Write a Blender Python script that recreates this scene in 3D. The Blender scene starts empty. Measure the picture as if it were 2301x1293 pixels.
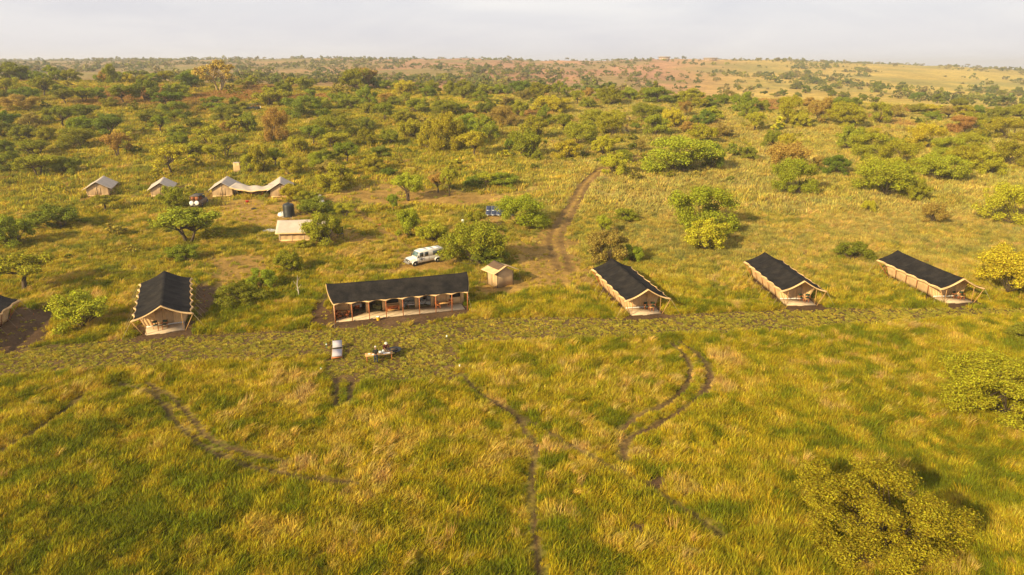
import bpy, math, random
import numpy as np
from mathutils import Vector, Matrix
random.seed(7); RNG = np.random.default_rng(11)
SC = bpy.context.scene
COL = SC.collection
# ------------------------------------------------------------ camera, sky, sun, exposure
F, CX, CY, CAMZ = 1534.0, 1150.5, 646.5, 28.0
PITCH = math.atan((CY - 150) / F)
cam = bpy.data.cameras.new('camera'); camo = bpy.data.objects.new('camera', cam); COL.objects.link(camo)
cam.sensor_width = 36; cam.lens = 24; cam.clip_start = .5; cam.clip_end = 20000
camo.location = (0, 0, CAMZ); camo.rotation_euler = (math.pi / 2 - PITCH, 0, 0)
SC.camera = camo
SUN_FROM = Vector((-.69, -.72, 0)).normalized(); SUN_EL = math.radians(25)
w = bpy.data.worlds.new('World'); SC.world = w; w.use_nodes = True
nt = w.node_tree; nt.nodes.clear()
def N(nt, t, **k):
    n = nt.nodes.new(t)
    for a, v in k.items(): setattr(n, a, v)
    return n
o_ = N(nt, 'ShaderNodeOutputWorld'); bg = N(nt, 'ShaderNodeBackground')
sky = N(nt, 'ShaderNodeTexSky', sky_type='NISHITA', sun_disc=False, sun_elevation=SUN_EL,
        sun_rotation=math.atan2(SUN_FROM.x, SUN_FROM.y), air_density=1.2, dust_density=3.0, ozone_density=1.0)
tc = N(nt, 'ShaderNodeTexCoord'); mp = N(nt, 'ShaderNodeMapping'); mp.inputs['Scale'].default_value = (1.3, 1.3, 7)
n1 = N(nt, 'ShaderNodeTexNoise'); n1.inputs['Scale'].default_value = 2.6; n1.inputs['Detail'].default_value = 7; n1.inputs['Roughness'].default_value = .58
n1.inputs['Distortion'].default_value = .5
cr = N(nt, 'ShaderNodeValToRGB')
cr.color_ramp.elements[0].position = .34; cr.color_ramp.elements[0].color = (4.75, 4.70, 5.10, 1)
cr.color_ramp.elements[1].position = .74; cr.color_ramp.elements[1].color = (5.9, 5.72, 5.75, 1)
mx = N(nt, 'ShaderNodeMix', data_type='RGBA'); mx.inputs[0].default_value = .86
L = nt.links.new
L(tc.outputs['Generated'], mp.inputs[0]); L(mp.outputs[0], n1.inputs['Vector']); L(n1.outputs['Fac'], cr.inputs[0])
L(sky.outputs[0], mx.inputs[6]); L(cr.outputs[0], mx.inputs[7]); L(mx.outputs[2], bg.inputs[0]); L(bg.outputs[0], o_.inputs[0])
bg.inputs[1].default_value = .1
sl = bpy.data.lights.new('sun', 'SUN'); so = bpy.data.objects.new('sun', sl); COL.objects.link(so)
sl.energy = 5.0; sl.angle = math.radians(1.2); sl.color = (1, .82, .48)
sd = -(SUN_FROM * math.cos(SUN_EL) + Vector((0, 0, math.sin(SUN_EL))))
so.rotation_euler = sd.to_track_quat('-Z', 'Y').to_euler(); so.location = (-60, -40, 80)
SC.view_settings.view_transform = 'Standard'; SC.view_settings.look = 'None'; SC.view_settings.gamma = 1
SC.view_settings.use_curve_mapping = False; SC.view_settings.exposure = 0.76
SC.render.engine = 'CYCLES'
SC.cycles.max_bounces = 6; SC.cycles.diffuse_bounces = 3; SC.cycles.transmission_bounces = 4; SC.cycles.volume_bounces = 0; SC.cycles.transparent_max_bounces = 8

# ------------------------------------------------------------ numpy helpers
def sstep(a, b, x):
    t = np.clip((x - a) / (b - a), 0, 1); return t * t * (3 - 2 * t)
def hash2(i, j, s):
    h = (i.astype(np.int64) * 374761393 + j.astype(np.int64) * 668265263 + s * 982451653) & 0xffffffff
    h = ((h ^ (h >> 13)) * 1274126177) & 0xffffffff
    return ((h ^ (h >> 16)) & 0xffff) / 65535.0
def vnoise(x, y, s=0):
    i = np.floor(x); j = np.floor(y); fx = x - i; fy = y - j
    fx = fx * fx * (3 - 2 * fx); fy = fy * fy * (3 - 2 * fy)
    a = hash2(i, j, s); b = hash2(i + 1, j, s); c = hash2(i, j + 1, s); d = hash2(i + 1, j + 1, s)
    return (a * (1 - fx) + b * fx) * (1 - fy) + (c * (1 - fx) + d * fx) * fy
def fbm(x, y, s=0, o=4):
    v = 0; a = .5; t = 0
    for k in range(o):
        v = v + a * vnoise(x, y, s + k * 17); t += a; a *= .55; x = x * 2.03 + 3.1; y = y * 2.03 + 1.7
    return v / t
def ray(px, py):
    u = (px - CX) / F; v = -(py - CY) / F
    return u, math.cos(PITCH) + v * math.sin(PITCH), -math.sin(PITCH) + v * math.cos(PITCH)

# ------------------------------------------------------------ terrain height field
_U = np.linspace(-1.1, 1.1, 89)
_Y = np.concatenate([np.arange(20, 340, 5.), np.geomspace(340, 9000, 90)])
def _table():
    pxs = [-400, 0, 575, 950, 1250, 1500, 1725, 2000, 2301, 2700]
    rows = {330: [176, 178, 190, 204, 214, 220, 225, 238, 252, 260], 480: [172, 175, 183, 196, 206, 211, 217, 228, 244, 252], 700: [158, 159, 164, 171, 180, 186, 191, 199, 210, 218],
            1000: [148, 149, 146, 147, 153, 154, 160, 168, 182, 190], 1350: [142, 142, 134, 131, 137, 131, 134, 147, 164, 174], 1700: [139, 139, 136, 135, 140, 136, 140, 153, 169, 178],
            2600: [138, 138, 141, 143, 146, 146, 149, 158, 168, 172], 9000: [146, 146, 147, 147, 148, 148, 149, 152, 155, 158]}
    Z = np.zeros((len(_U), len(_Y)))
    px_u = CX + _U * F * 1.0
    ys = sorted(rows)
    for i, u in enumerate(_U):
        zs = []
        for y in ys:
            py = np.interp(CX + u * F * (math.cos(PITCH)), pxs, rows[y])
            r = ray(CX, py); zs.append(CAMZ + r[2] / r[1] * y)
        zfar = np.interp(_Y, ys, zs)
        zr = 14 - .033 * np.clip(u * _Y, -300, 300)
        near = sstep(98, 330, _Y) * zr
        k = sstep(290, 350, _Y)
        Z[i] = near * (1 - k) + zfar * k
    ker = np.array([1, 3, 5, 3, 1.]); ker /= ker.sum()
    for _ in range(3):
        Zp = np.pad(Z, ((0, 0), (2, 2)), 'edge'); Z2 = sum(ker[k] * Zp[:, k:k + Z.shape[1]] for k in range(5))
        Z = np.where(_Y[None] < 105, Z, Z2)
        Zp = np.pad(Z, ((2, 2), (0, 0)), 'edge'); Z = sum(ker[k] * Zp[k:k + Z.shape[0]] for k in range(5))
    return Z
_Z = _table()
def terrain(x, y):
    x = np.asarray(x, float); y = np.asarray(y, float)
    yy = np.maximum(y, 20.); u = np.clip(x / yy, -1.09, 1.09)
    fu = (u - _U[0]) / (_U[1] - _U[0]); i = np.clip(fu.astype(int), 0, len(_U) - 2); fu = fu - i
    j = np.clip(np.searchsorted(_Y, yy, side='right') - 1, 0, len(_Y) - 2); fy = np.clip((yy - _Y[j]) / (_Y[j + 1] - _Y[j]), 0, 1)
    z = (_Z[i, j] * (1 - fu) + _Z[i + 1, j] * fu) * (1 - fy) + (_Z[i, j + 1] * (1 - fu) + _Z[i + 1, j + 1] * fu) * fy
    und = (fbm(x / 22, y / 22, 5, 2) - .5) * 1.5 * sstep(100, 160, yy) + (fbm(x / 90, y / 90, 9, 2) - .5) * 7 * sstep(330, 700, yy)
    return z + und
def hit(px, py):
    """photo pixel -> point on the terrain"""
    a, b, c = ray(px, py); t = np.geomspace(20, 4000, 1500); z = CAMZ + c * t - terrain(a * t, b * t)
    k = np.argmax(z < 0) if (z < 0).any() else len(t) - 1
    t0, t1 = t[max(k - 1, 0)], t[k]
    for _ in range(18):
        m = (t0 + t1) / 2
        if CAMZ + c * m - float(terrain(a * m, b * m)) < 0: t1 = m
        else: t0 = m
    return a * t1, b * t1, float(terrain(a * t1, b * t1))
def flat(px, py, z=0.):
    a, b, c = ray(px, py); t = (z - CAMZ) / c; return a * t, b * t
def inpoly(x, y, P):
    c = np.zeros(x.shape, bool); n = len(P)
    for k in range(n):
        x0, y0 = P[k]; x1, y1 = P[k - 1]
        if y0 == y1: continue
        c ^= ((y0 > y) != (y1 > y)) & (x < (x1 - x0) * (y - y0) / (y1 - y0) + x0)
    return c
def dline(x, y, P):
    d = np.full(x.shape, 1e9)
    for k in range(len(P) - 1):
        ax, ay = P[k]; bx, by = P[k + 1]; vx, vy = bx - ax, by - ay
        t = np.clip(((x - ax) * vx + (y - ay) * vy) / (vx * vx + vy * vy + 1e-9), 0, 1)
        d = np.minimum(d, np.hypot(x - ax - t * vx, y - ay - t * vy))
    return d
def sdpoly(x, y, P):
    d = dline(x, y, list(P) + [P[0]]); return np.where(inpoly(x, y, P), -d, d)
def smooth(P, n=8):
    P = [np.array(p, float) for p in P]; out = []
    for k in range(len(P) - 1):
        p0 = P[max(k - 1, 0)]; p1 = P[k]; p2 = P[k + 1]; p3 = P[min(k + 2, len(P) - 1)]
        for t in np.linspace(0, 1, n, endpoint=False):
            out.append(.5 * (2 * p1 + (p2 - p0) * t + (2 * p0 - 5 * p1 + 4 * p2 - p3) * t * t + (3 * p1 - p0 - 3 * p2 + p3) * t ** 3))
    out.append(P[-1]); return [tuple(p) for p in out]
def offset(P, d):
    out = []
    for k, p in enumerate(P):
        a = np.array(P[max(k - 1, 0)]); b = np.array(P[min(k + 1, len(P) - 1)]); t = b - a; t = t / (np.hypot(*t) + 1e-9)
        out.append((p[0] - t[1] * d, p[1] + t[0] * d))
    return out
FL = lambda L_: [flat(*p) for p in L_]
HT = lambda L_: [hit(*p)[:2] for p in L_]
# ------------------------------------------------------------ layout of the place
MOWN = FL([(-60, 800), (0, 795), (130, 775), (290, 760), (430, 751), (560, 746), (690, 739), (900, 735), (1060, 716), (1200, 712), (1400, 713), (1600, 702), (1850, 692), (2050, 691), (2230, 691), (2360, 694),
           (2360, 706), (2230, 714), (1900, 735), (1600, 752), (1300, 765), (1060, 772), (1034, 785), (1034, 858), (880, 864), (735, 858), (721, 835), (728, 803), (560, 815), (300, 830), (0, 852), (-60, 858)])
SOIL = [FL(p) for p in (
    [(688, 737), (700, 690), (733, 664), (745, 700), (752, 722), (900, 706), (1056, 690), (1060, 712), (880, 736)],
    [(-40, 800), (-20, 730), (50, 686), (128, 702), (100, 768), (50, 790)],  # bare soil, with the edge tent's shadow painted into the same dark patch
    [(436, 636), (484, 646), (486, 690), (440, 736), (415, 748), (330, 758), (288, 748), (300, 730), (430, 720)],  # bare soil round the guest tent, its cast shadow on the right painted in
    [(1420, 1180), (1452, 1182), (1440, 1200), (1410, 1195)], [(1468, 1078), (1492, 1082), (1486, 1097), (1466, 1093)], [(1545, 1083), (1565, 1087), (1558, 1097), (1543, 1094)])]
GT = [  # guest tents: x, y of the middle of the porch edge, direction the ridge runs
    ((-38.3, 70.2), (-6.09, 13.43), 1.07), ((15.9, 76.0), (-2.46, 13.6), 1.0), ((35.55, 79.25), (-.2, 13.5), .985), ((55.5, 80.2), (-1.0, 13.6), 1.0), ((-57.4, 62.1), (-3.1, 13.0), 1.0)]
def frame(c, d):
    d = np.array(d, float); d /= np.hypot(*d); return np.array(c, float), d, np.array([d[1], -d[0]])
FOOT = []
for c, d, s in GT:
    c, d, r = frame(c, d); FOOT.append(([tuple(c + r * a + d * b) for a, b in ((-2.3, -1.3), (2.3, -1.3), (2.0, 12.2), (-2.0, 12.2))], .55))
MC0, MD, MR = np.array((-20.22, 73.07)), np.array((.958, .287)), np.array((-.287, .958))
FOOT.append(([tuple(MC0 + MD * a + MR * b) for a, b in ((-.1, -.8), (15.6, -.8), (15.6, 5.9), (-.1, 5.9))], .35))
STAFF = [(221, 441, .36, 1.0), (363, 441, .36, .95), (501, 442, .25, 1.0), (632, 443, .30, 1.0)]
YARD = []
for px_, py_, a_, s_ in STAFF:
    x_, y_, _ = hit(px_, py_); c_ = np.array((x_, y_)); d_ = np.array((-math.sin(a_), math.cos(a_))); r_ = np.array((d_[1], -d_[0])); YARD.append([tuple(c_ + r_ * p + d_ * q) for p, q in ((-2.5, -2.2), (2.5, -2.2), (2.3, 9.2), (-2.3, 9.2))])
_k = hit(628, 543); YARD.append([(_k[0] + p, _k[1] + q) for p, q in ((-.5, -1.2), (8.6, -1.2), (8.6, 4.6), (-.5, 4.6))]); _t = hit(650, 487); YARD.append([(_t[0] + p, _t[1] + q) for p, q in ((-2, -1.6), (1.8, -1.6), (1.8, 1.8), (-2, 1.8))])
_s = hit(1120, 486); YARD.append([(_s[0] + p, _s[1] + q) for p, q in ((-2.4, -3.0), (3.6, -3.0), (3.6, 3.2), (-2.4, 3.2))]); _c = hit(1118, 648); YARD.append([(_c[0] + p, _c[1] + q) for p, q in ((-2.2, -1.6), (3.6, -1.6), (3.6, 4), (-2.2, 4))])
_v = hit(441, 470); YARD.append([(_v[0] + p, _v[1] + q) for p, q in ((-1.8, -1.5), (1.2, -1.5), (1.2, 6.5), (-1.8, 6.5))])
_w = flat(955, 596); YARD.append([(_w[0] + p, _w[1] + q) for p, q in ((-5, -4.5), (4, -2.5), (5, 4), (-3, 3))])
RUTS = []   # (polyline, width, strength)
trk = smooth(HT([(1268, 606), (1258, 575), (1248, 530), (1288, 462), (1312, 418), (1336, 392), (1370, 374), (1440, 352)]))
for s in (-.95, .95): RUTS.append((offset(trk, s), .40, .62))
t2 = smooth(HT([(1408, 302), (1402, 285), (1412, 270), (1398, 250)])); 
for s in (-.95, .95): RUTS.append((offset(t2, s), .4, .9))
RUTS.append((smooth(FL([(1036, 838), (1075, 885), (1150, 925), (1185, 975), (1205, 1010), (1192, 1080), (1198, 1180), (1216, 1300)])), .18, 1.))
for P in ([(270, 862), (345, 890), (420, 975), (520, 1035), (640, 1068), (800, 1090)], [(330, 862), (405, 912), (470, 985), (560, 1020), (640, 1040)]):
    RUTS.append((smooth(FL(P)), .19, 1.))
for P in ([(1508, 772), (1545, 812), (1545, 860), (1500, 905), (1440, 932), (1395, 965)], [(1530, 770), (1584, 815), (1592, 860), (1548, 910), (1465, 958), (1410, 990), (1400, 1040)]):
    RUTS.append((smooth(FL(P)), .21, 1.))
for P in ([(757, 852), (754, 915)], [(790, 850), (786, 905)]): RUTS.append((FL(P), .2, 1.))
RUTS.append((smooth(FL([(1060, 714), (1250, 716), (1420, 716), (1640, 704), (1860, 694)])), .25, .45))
RUTS.append((smooth(FL([(0, 792), (130, 776), (290, 764), (430, 758), (690, 744)])), .2, .5))
RUTS.append((smooth(FL([(185, 890), (110, 950), (0, 1020)])), .22, .8))
RUTS.append((smooth(FL([(1150, 925), (1300, 1010), (1480, 1110), (1620, 1200)])), .22, .75))
DIRT = [HT(p) for p in (
    [(455, 452), (560, 446), (640, 452), (760, 436), (860, 412), (1000, 428), (1100, 440), (1240, 424), (1100, 462), (900, 462), (820, 452), (720, 470), (690, 492), (636, 506), (604, 520), (540, 490), (460, 480)],
    [(870, 540), (905, 560), (1000, 590), (1000, 612), (930, 618), (880, 585), (850, 555)],
    [(1150, 560), (1220, 515), (1275, 520), (1310, 600), (1270, 655), (1180, 650), (1165, 600)],
    [(190, 448), (260, 440), (300, 446), (250, 456)], [(420, 470), (470, 440), (470, 475)], [(760, 520), (860, 520), (880, 545), (780, 545)],
    [(595, 520), (625, 515), (628, 545), (600, 540)], [(1300, 590), (1345, 600), (1330, 640), (1290, 620)],
    [(440, 590), (560, 570), (610, 600), (500, 660), (460, 650)])]
PATHS = [(trk, 1.7), (smooth(HT([(1105, 480), (1120, 520), (1160, 560)])), .9), (smooth(HT([(800, 470), (900, 545), (960, 560)])), .9)]
def masks(x, y):
    """soil with painted tent shade, mown, rut and dirt coverage of the ground"""
    wob = (fbm(x / 1.7, y / 1.7, 31, 3) - .5)
    near = y < 120
    soil = np.zeros_like(x); mown = np.zeros_like(x); rut = np.zeros_like(x); dirt = np.zeros_like(x); verge = np.zeros_like(x)
    xi, yi, wi = x[near], y[near], wob[near]
    s = np.zeros_like(xi)
    for P in SOIL: s = np.maximum(s, 1 - sstep(-.25, .35, sdpoly(xi, yi, P) + wi * 1.3))
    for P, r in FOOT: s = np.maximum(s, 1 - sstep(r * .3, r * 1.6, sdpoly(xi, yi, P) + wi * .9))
    soil[near] = s
    mown[near] = 1 - sstep(-.25, .25, sdpoly(xi, yi, MOWN) + wi * .9)
    mid = y < 330
    xm, ym, wm = x[mid], y[mid], wob[mid]; r = np.zeros_like(xm); vg = np.zeros_like(xm)
    for P, wd, st in RUTS:
        nzr = vnoise(xm / .9, ym / .9, 77) * .5 + .72
        dl_ = dline(xm, ym, P); r = np.maximum(r, (1 - sstep(wd * .9, wd * 1.9, dl_ + wm * .3)) * np.clip(st * nzr, 0, 1)); vg = np.maximum(vg, st * (1 - sstep(wd * 1.2, wd * 1.2 + .9, dl_ + wm * .5)))
    rut[mid] = r; verge[mid] = vg
    dd = np.zeros_like(xm); big = (fbm(xm / 5, ym / 5, 3, 3) - .5)
    for P in DIRT: dd = np.maximum(dd, 1 - sstep(-2.5, 2.5, sdpoly(xm, ym, P) + big * 9))
    for P in YARD: dd = np.maximum(dd, 1 - sstep(-.3, 1.6, sdpoly(xm, ym, P) + wm * 2.5 + big * 4))
    for P, wd in PATHS: dd = np.maximum(dd, 1 - sstep(wd * .5, wd * 1.4, dline(xm, ym, P) + wm))
    dirt[mid] = dd
    masks.verge = verge
    return soil, mown, rut, dirt
C = lambda *v: np.array(v)
GREEN, YEL, STRAW, PINK = C(.185, .196, .011), C(.42, .325, .018), C(.54, .39, .060), C(.55, .35, .13)
SOILC, REDC, STUB = C(.105, .060, .030), C(.33, .150, .060), C(.30, .205, .045)
def blob(x, y, px, py, r):
    a, b, _ = hit(px, py); return np.exp(-((x - a) ** 2 + (y - b) ** 2) / (r * r))
_BL = [(hit(px, py)[:2], r, k) for px, py, r, k in (
    # + dry / - green patches seen in the field
    (650, 930, 7, .5), (1150, 1000, 7, .35), (1250, 800, 7, .35), (1000, 880, 5, .45), (1850, 880, 7, .5), (1500, 1000, 6, .4), (900, 1050, 9, .3), (1700, 820, 8, .2),
    (150, 1150, 9, -.5), (380, 1050, 8, -.3), (2150, 1080, 8, -.6), (1250, 1280, 7, -.25), (2000, 980, 6, -.4), (1700, 1050, 5, -.1), (560, 1180, 6, -.3), (1350, 920, 4, -.2),
    (1750, 480, 22, .55), (2050, 560, 16, .5), (1550, 640, 9, .25), (1250, 680, 6, .4), (1950, 330, 50, .5), (1250, 420, 15, .3), (1750, 640, 8, .35), (1500, 460, 12, .2),
    (250, 560, 14, .25), (200, 500, 18, .2), (560, 470, 10, .25), (400, 640, 9, -.1), (560, 680, 8, -.55), (120, 640, 10, -.5), (300, 680, 7, -.4), (650, 640, 10, -.25), (850, 600, 9, -.2), (350, 500, 12, -.5),
    (400, 350, 45, -.2), (900, 360, 30, -.15), (200, 300, 50, -.15), (1100, 330, 30, -.2), (1700, 600, 9, -.5), (1400, 540, 9, -.4), (2130, 560, 7, -.35))]
def albedo(x, y):
    n1 = fbm(x / 7, y / 7, 41, 4); n2 = fbm(x / 1.6, y / 1.6, 53, 3); n3 = fbm(x / 28, y / 28, 67, 3)
    n4 = fbm(x / .75, y / .75, 59, 2); d = .46 + (n1 - .5) * .75 + (n2 - .5) * 1.5 + (n3 - .5) * .3 + (n4 - .5) * .95
    for (a, b), r, k in _BL: d = d + .27 * k * np.exp(-((x - a) ** 2 + (y - b) ** 2) / (r * r))
    d = np.clip(d, 0, 1.15)
    far = sstep(300, 460, y)
    u = x / np.maximum(y, 30)
    c = GREEN + (YEL - GREEN) * sstep(.05, .62, d)[..., None]
    c = c + (STRAW - c) * sstep(.62, 1.05, d)[..., None]
    pk = sstep(.60, .78, fbm(x / 3.1, y / 3.1, 91, 3)) * sstep(.45, .8, d)
    c = c + (PINK - c) * (.7 * pk)[..., None]
    pale = C(.44, .345, .125); wgt = sstep(78, 110, y) * (.10 + .34 * sstep(-25, 35, x)) * (.5 + fbm(x / 9, y / 9, 47, 2)); c = c + (pale - c) * np.clip(wgt, 0, .75)[..., None]
    # mid ridge earth and the far hill: reddish ground in the middle, golden on the right, duller on the left
    red = sstep(.50, .66, fbm(x / 38, y / 24, 19, 3)) * sstep(225, 275, y) * (1 - far)
    c = c + (REDC - c) * (.75 * red)[..., None]
    hill = np.stack([np.interp(u, [-.8, -.35, -.1, .2, .34, .8], [.25, .27, .34, .40, .45, .44]), np.interp(u, [-.8, -.35, -.1, .2, .34, .8], [.175, .17, .175, .20, .30, .32]), np.interp(u, [-.8, -.35, -.1, .2, .34, .8], [.07, .065, .08, .10, .07, .06])], -1)
    hn = fbm(x / 60, y / 110, 23, 4); hill = hill * (.75 + .5 * hn)[..., None]
    gr = sstep(.52, .7, fbm(x / 90, y / 140, 29, 3)); hill = hill + (C(.17, .17, .04) - hill) * (.55 * gr)[..., None]
    c = c + (hill - c) * far[..., None]
    return c, d

# ------------------------------------------------------------ material helpers
def mat(name, col, rough=.85, noise=None, bump=0, spec=.2, metal=0):
    m = bpy.data.materials.new(name); m.use_nodes = True; t = m.node_tree; b = t.nodes['Principled BSDF']
    b.inputs['Roughness'].default_value = rough; b.inputs['Metallic'].default_value = metal; b.inputs['Specular IOR Level'].default_value = spec
    if noise is None: b.inputs['Base Color'].default_value = (*col, 1)
    else:
        sc, amt = noise
        co = N(t, 'ShaderNodeTexCoord'); nn = N(t, 'ShaderNodeTexNoise'); nn.inputs['Scale'].default_value = sc; nn.inputs['Detail'].default_value = 5
        r = N(t, 'ShaderNodeValToRGB'); r.color_ramp.elements[0].position = .3; r.color_ramp.elements[1].position = .72
        r.color_ramp.elements[0].color = (*[c * (1 - amt) for c in col], 1); r.color_ramp.elements[1].color = (*[min(1, c * (1 + amt * .6)) for c in col], 1)
        t.links.new(co.outputs['Object'], nn.inputs['Vector']); t.links.new(nn.outputs['Fac'], r.inputs[0]); t.links.new(r.outputs[0], b.inputs['Base Color'])
        if bump:
            bp = N(t, 'ShaderNodeBump'); bp.inputs['Strength'].default_value = bump; bp.inputs['Distance'].default_value = .03
            t.links.new(nn.outputs['Fac'], bp.inputs['Height']); t.links.new(bp.outputs[0], b.inputs['Normal'])
    return m
def leafmat(name, src, trans=.35, var=.35):
    """thin leaves or blades: diffuse + translucent, colour from the object or from the clump"""
    m = bpy.data.materials.new(name); m.use_nodes = True; t = m.node_tree; t.nodes.clear()
    o = N(t, 'ShaderNodeOutputMaterial'); d = N(t, 'ShaderNodeBsdfDiffuse'); tr = N(t, 'ShaderNodeBsdfTranslucent'); mxs = N(t, 'ShaderNodeMixShader'); mxs.inputs[0].default_value = trans
    if src == 'object': c = N(t, 'ShaderNodeObjectInfo').outputs['Color']
    else:
        a = N(t, 'ShaderNodeAttribute', attribute_type='INSTANCER', attribute_name=src); c = a.outputs['Color']
    g = N(t, 'ShaderNodeNewGeometry'); mr = N(t, 'ShaderNodeMapRange'); mr.inputs['To Min'].default_value = 1 - var; mr.inputs['To Max'].default_value = 1 + var
    mu = N(t, 'ShaderNodeMix', data_type='RGBA', blend_type='MULTIPLY'); mu.inputs[0].default_value = 1
    hs = N(t, 'ShaderNodeHueSaturation'); mr2 = N(t, 'ShaderNodeMapRange'); mr2.inputs['To Min'].default_value = .475; mr2.inputs['To Max'].default_value = .52
    t.links.new(g.outputs['Random Per Island'], mr.inputs[0]); t.links.new(g.outputs['Random Per Island'], mr2.inputs[0])
    t.links.new(c, mu.inputs[6]); t.links.new(mr.outputs[0], mu.inputs[7]); t.links.new(mu.outputs[2], hs.inputs['Color']); t.links.new(mr2.outputs[0], hs.inputs['Hue'])
    t.links.new(hs.outputs[0], d.inputs[0]); t.links.new(hs.outputs[0], tr.inputs[0]); t.links.new(d.outputs[0], mxs.inputs[1]); t.links.new(tr.outputs[0], mxs.inputs[2]); t.links.new(mxs.outputs[0], o.inputs[0])
    return m
def mesh_np(name, V, quads=None, tris=None):
    me = bpy.data.meshes.new(name); V = np.asarray(V, np.float32); faces = []
    nq = 0 if quads is None else len(quads); ntr = 0 if tris is None else len(tris)
    me.vertices.add(len(V)); me.vertices.foreach_set('co', V.ravel())
    lp = np.concatenate([np.asarray(quads, np.int32).ravel() if nq else np.zeros(0, np.int32), np.asarray(tris, np.int32).ravel() if ntr else np.zeros(0, np.int32)])
    me.loops.add(len(lp)); me.loops.foreach_set('vertex_index', lp)
    me.polygons.add(nq + ntr); st = np.concatenate([np.arange(nq) * 4, nq * 4 + np.arange(ntr) * 3]).astype(np.int32)
    me.polygons.foreach_set('loop_start', st)
    me.update(calc_edges=True); return me
def tag(o, label=None, cat=None, group=None, kind=None):
    for k, v in (('label', label), ('category', cat), ('group', group), ('kind', kind)):
        if v: o[k] = v
    return o
def link(name, data, m=None, parent=None, loc=None):
    o = bpy.data.objects.new(name, data); COL.objects.link(o)
    if m is not None and data is not None and not data.materials: data.materials.append(m)
    if parent is not None: o.parent = parent
    if loc is not None: o.location = loc
    return o

# ------------------------------------------------------------ ground sheet
def axis(lo, hi, st, far, n):
    a = np.arange(lo, hi, st); g = np.geomspace(st, far, n); g = np.cumsum(g / g.sum() * far)
    return a, g
xa = np.arange(-100, 100.01, .5); gx = np.geomspace(.8, 260, 70); gx = np.cumsum(gx); xs = np.concatenate([-100 - gx[::-1], xa, 100 + gx])
ya = np.concatenate([np.arange(22, 112, .45), np.arange(112, 200, .9), np.arange(200, 340, 1.8)]); gy = np.cumsum(np.geomspace(2.2, 190, 105)); ys = np.concatenate([[-400, -200, -100, -40, 0, 12, 18], ya, 340 + gy])
GX, GY = np.meshgrid(xs, ys); GX = GX.ravel(); GY = GY.ravel()
GZ = terrain(GX, GY)
soil, mown, rut, dirt = masks(GX, GY)
alb, dry = albedo(GX, GY)
nearf = 1 - sstep(110, 260, GY)
bump = (fbm(GX / 1.3, GY / 1.3, 13, 3) - .5) * .42 * (1 - np.maximum(soil, mown)) * nearf + (fbm(GX / 6, GY / 6, 15, 2) - .5) * .35 * nearf * (1 - np.maximum(soil, mown))
for P, r in FOOT: bump *= sstep(0, 2.0, sdpoly(GX, GY, P))
GZ = GZ + bump - .10 * rut - .03 * np.minimum(1, dirt)
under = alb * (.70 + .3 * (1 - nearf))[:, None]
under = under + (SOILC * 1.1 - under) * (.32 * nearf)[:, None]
sm = STUB * .6 + (SOILC - STUB * .6) * .75
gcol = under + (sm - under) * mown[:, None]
rd = REDC * .75 + (STRAW - REDC) * .25
gcol = gcol + (rd - gcol) * (.9 * dirt)[:, None]
gcol = gcol + (SOILC * .9 - gcol) * np.clip(.95 * rut, 0, 1)[:, None]
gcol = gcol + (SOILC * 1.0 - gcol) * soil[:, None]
nx, ny = len(xs), len(ys)
ii = np.arange(nx * ny).reshape(ny, nx)
Q = np.stack([ii[:-1, :-1], ii[:-1, 1:], ii[1:, 1:], ii[1:, :-1]], -1).reshape(-1, 4)
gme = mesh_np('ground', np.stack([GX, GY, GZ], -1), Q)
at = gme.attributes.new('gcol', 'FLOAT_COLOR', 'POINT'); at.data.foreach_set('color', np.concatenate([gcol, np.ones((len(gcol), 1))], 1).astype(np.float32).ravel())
gme.polygons.foreach_set('use_smooth', np.ones(len(Q), bool))
def ground_mat():
    m = bpy.data.materials.new('ground'); m.use_nodes = True; t = m.node_tree; b = t.nodes['Principled BSDF']; lk = t.links.new
    b.inputs['Roughness'].default_value = .95; b.inputs['Specular IOR Level'].default_value = .05
    a = N(t, 'ShaderNodeAttribute', attribute_name='gcol'); co = N(t, 'ShaderNodeNewGeometry')
    prev = a.outputs['Color']; hs = []
    for sc, lo, hi in ((3.5, .62, 1.38), (.45, .7, 1.3), (.11, .72, 1.28), (.02, .85, 1.15)):
        nn = N(t, 'ShaderNodeTexNoise'); nn.inputs['Scale'].default_value = sc; nn.inputs['Detail'].default_value = 6; nn.inputs['Roughness'].default_value = .62
        mr = N(t, 'ShaderNodeMapRange'); mr.inputs['From Min'].default_value = .3; mr.inputs['From Max'].default_value = .7; mr.inputs['To Min'].default_value = lo; mr.inputs['To Max'].default_value = hi
        mu = N(t, 'ShaderNodeMix', data_type='RGBA', blend_type='MULTIPLY'); mu.inputs[0].default_value = 1
        lk(co.outputs['Position'], nn.inputs['Vector']); lk(nn.outputs['Fac'], mr.inputs[0]); lk(prev, mu.inputs[6]); lk(mr.outputs[0], mu.inputs[7]); prev = mu.outputs[2]; hs.append(nn)
    lk(prev, b.inputs['Base Color'])
    bp = N(t, 'ShaderNodeBump'); bp.inputs['Strength'].default_value = .9; bp.inputs['Distance'].default_value = .12; lk(hs[0].outputs['Fac'], bp.inputs['Height']); lk(bp.outputs[0], b.inputs['Normal'])
    return m
tag(link('ground', gme, ground_mat()), kind='structure')

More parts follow.
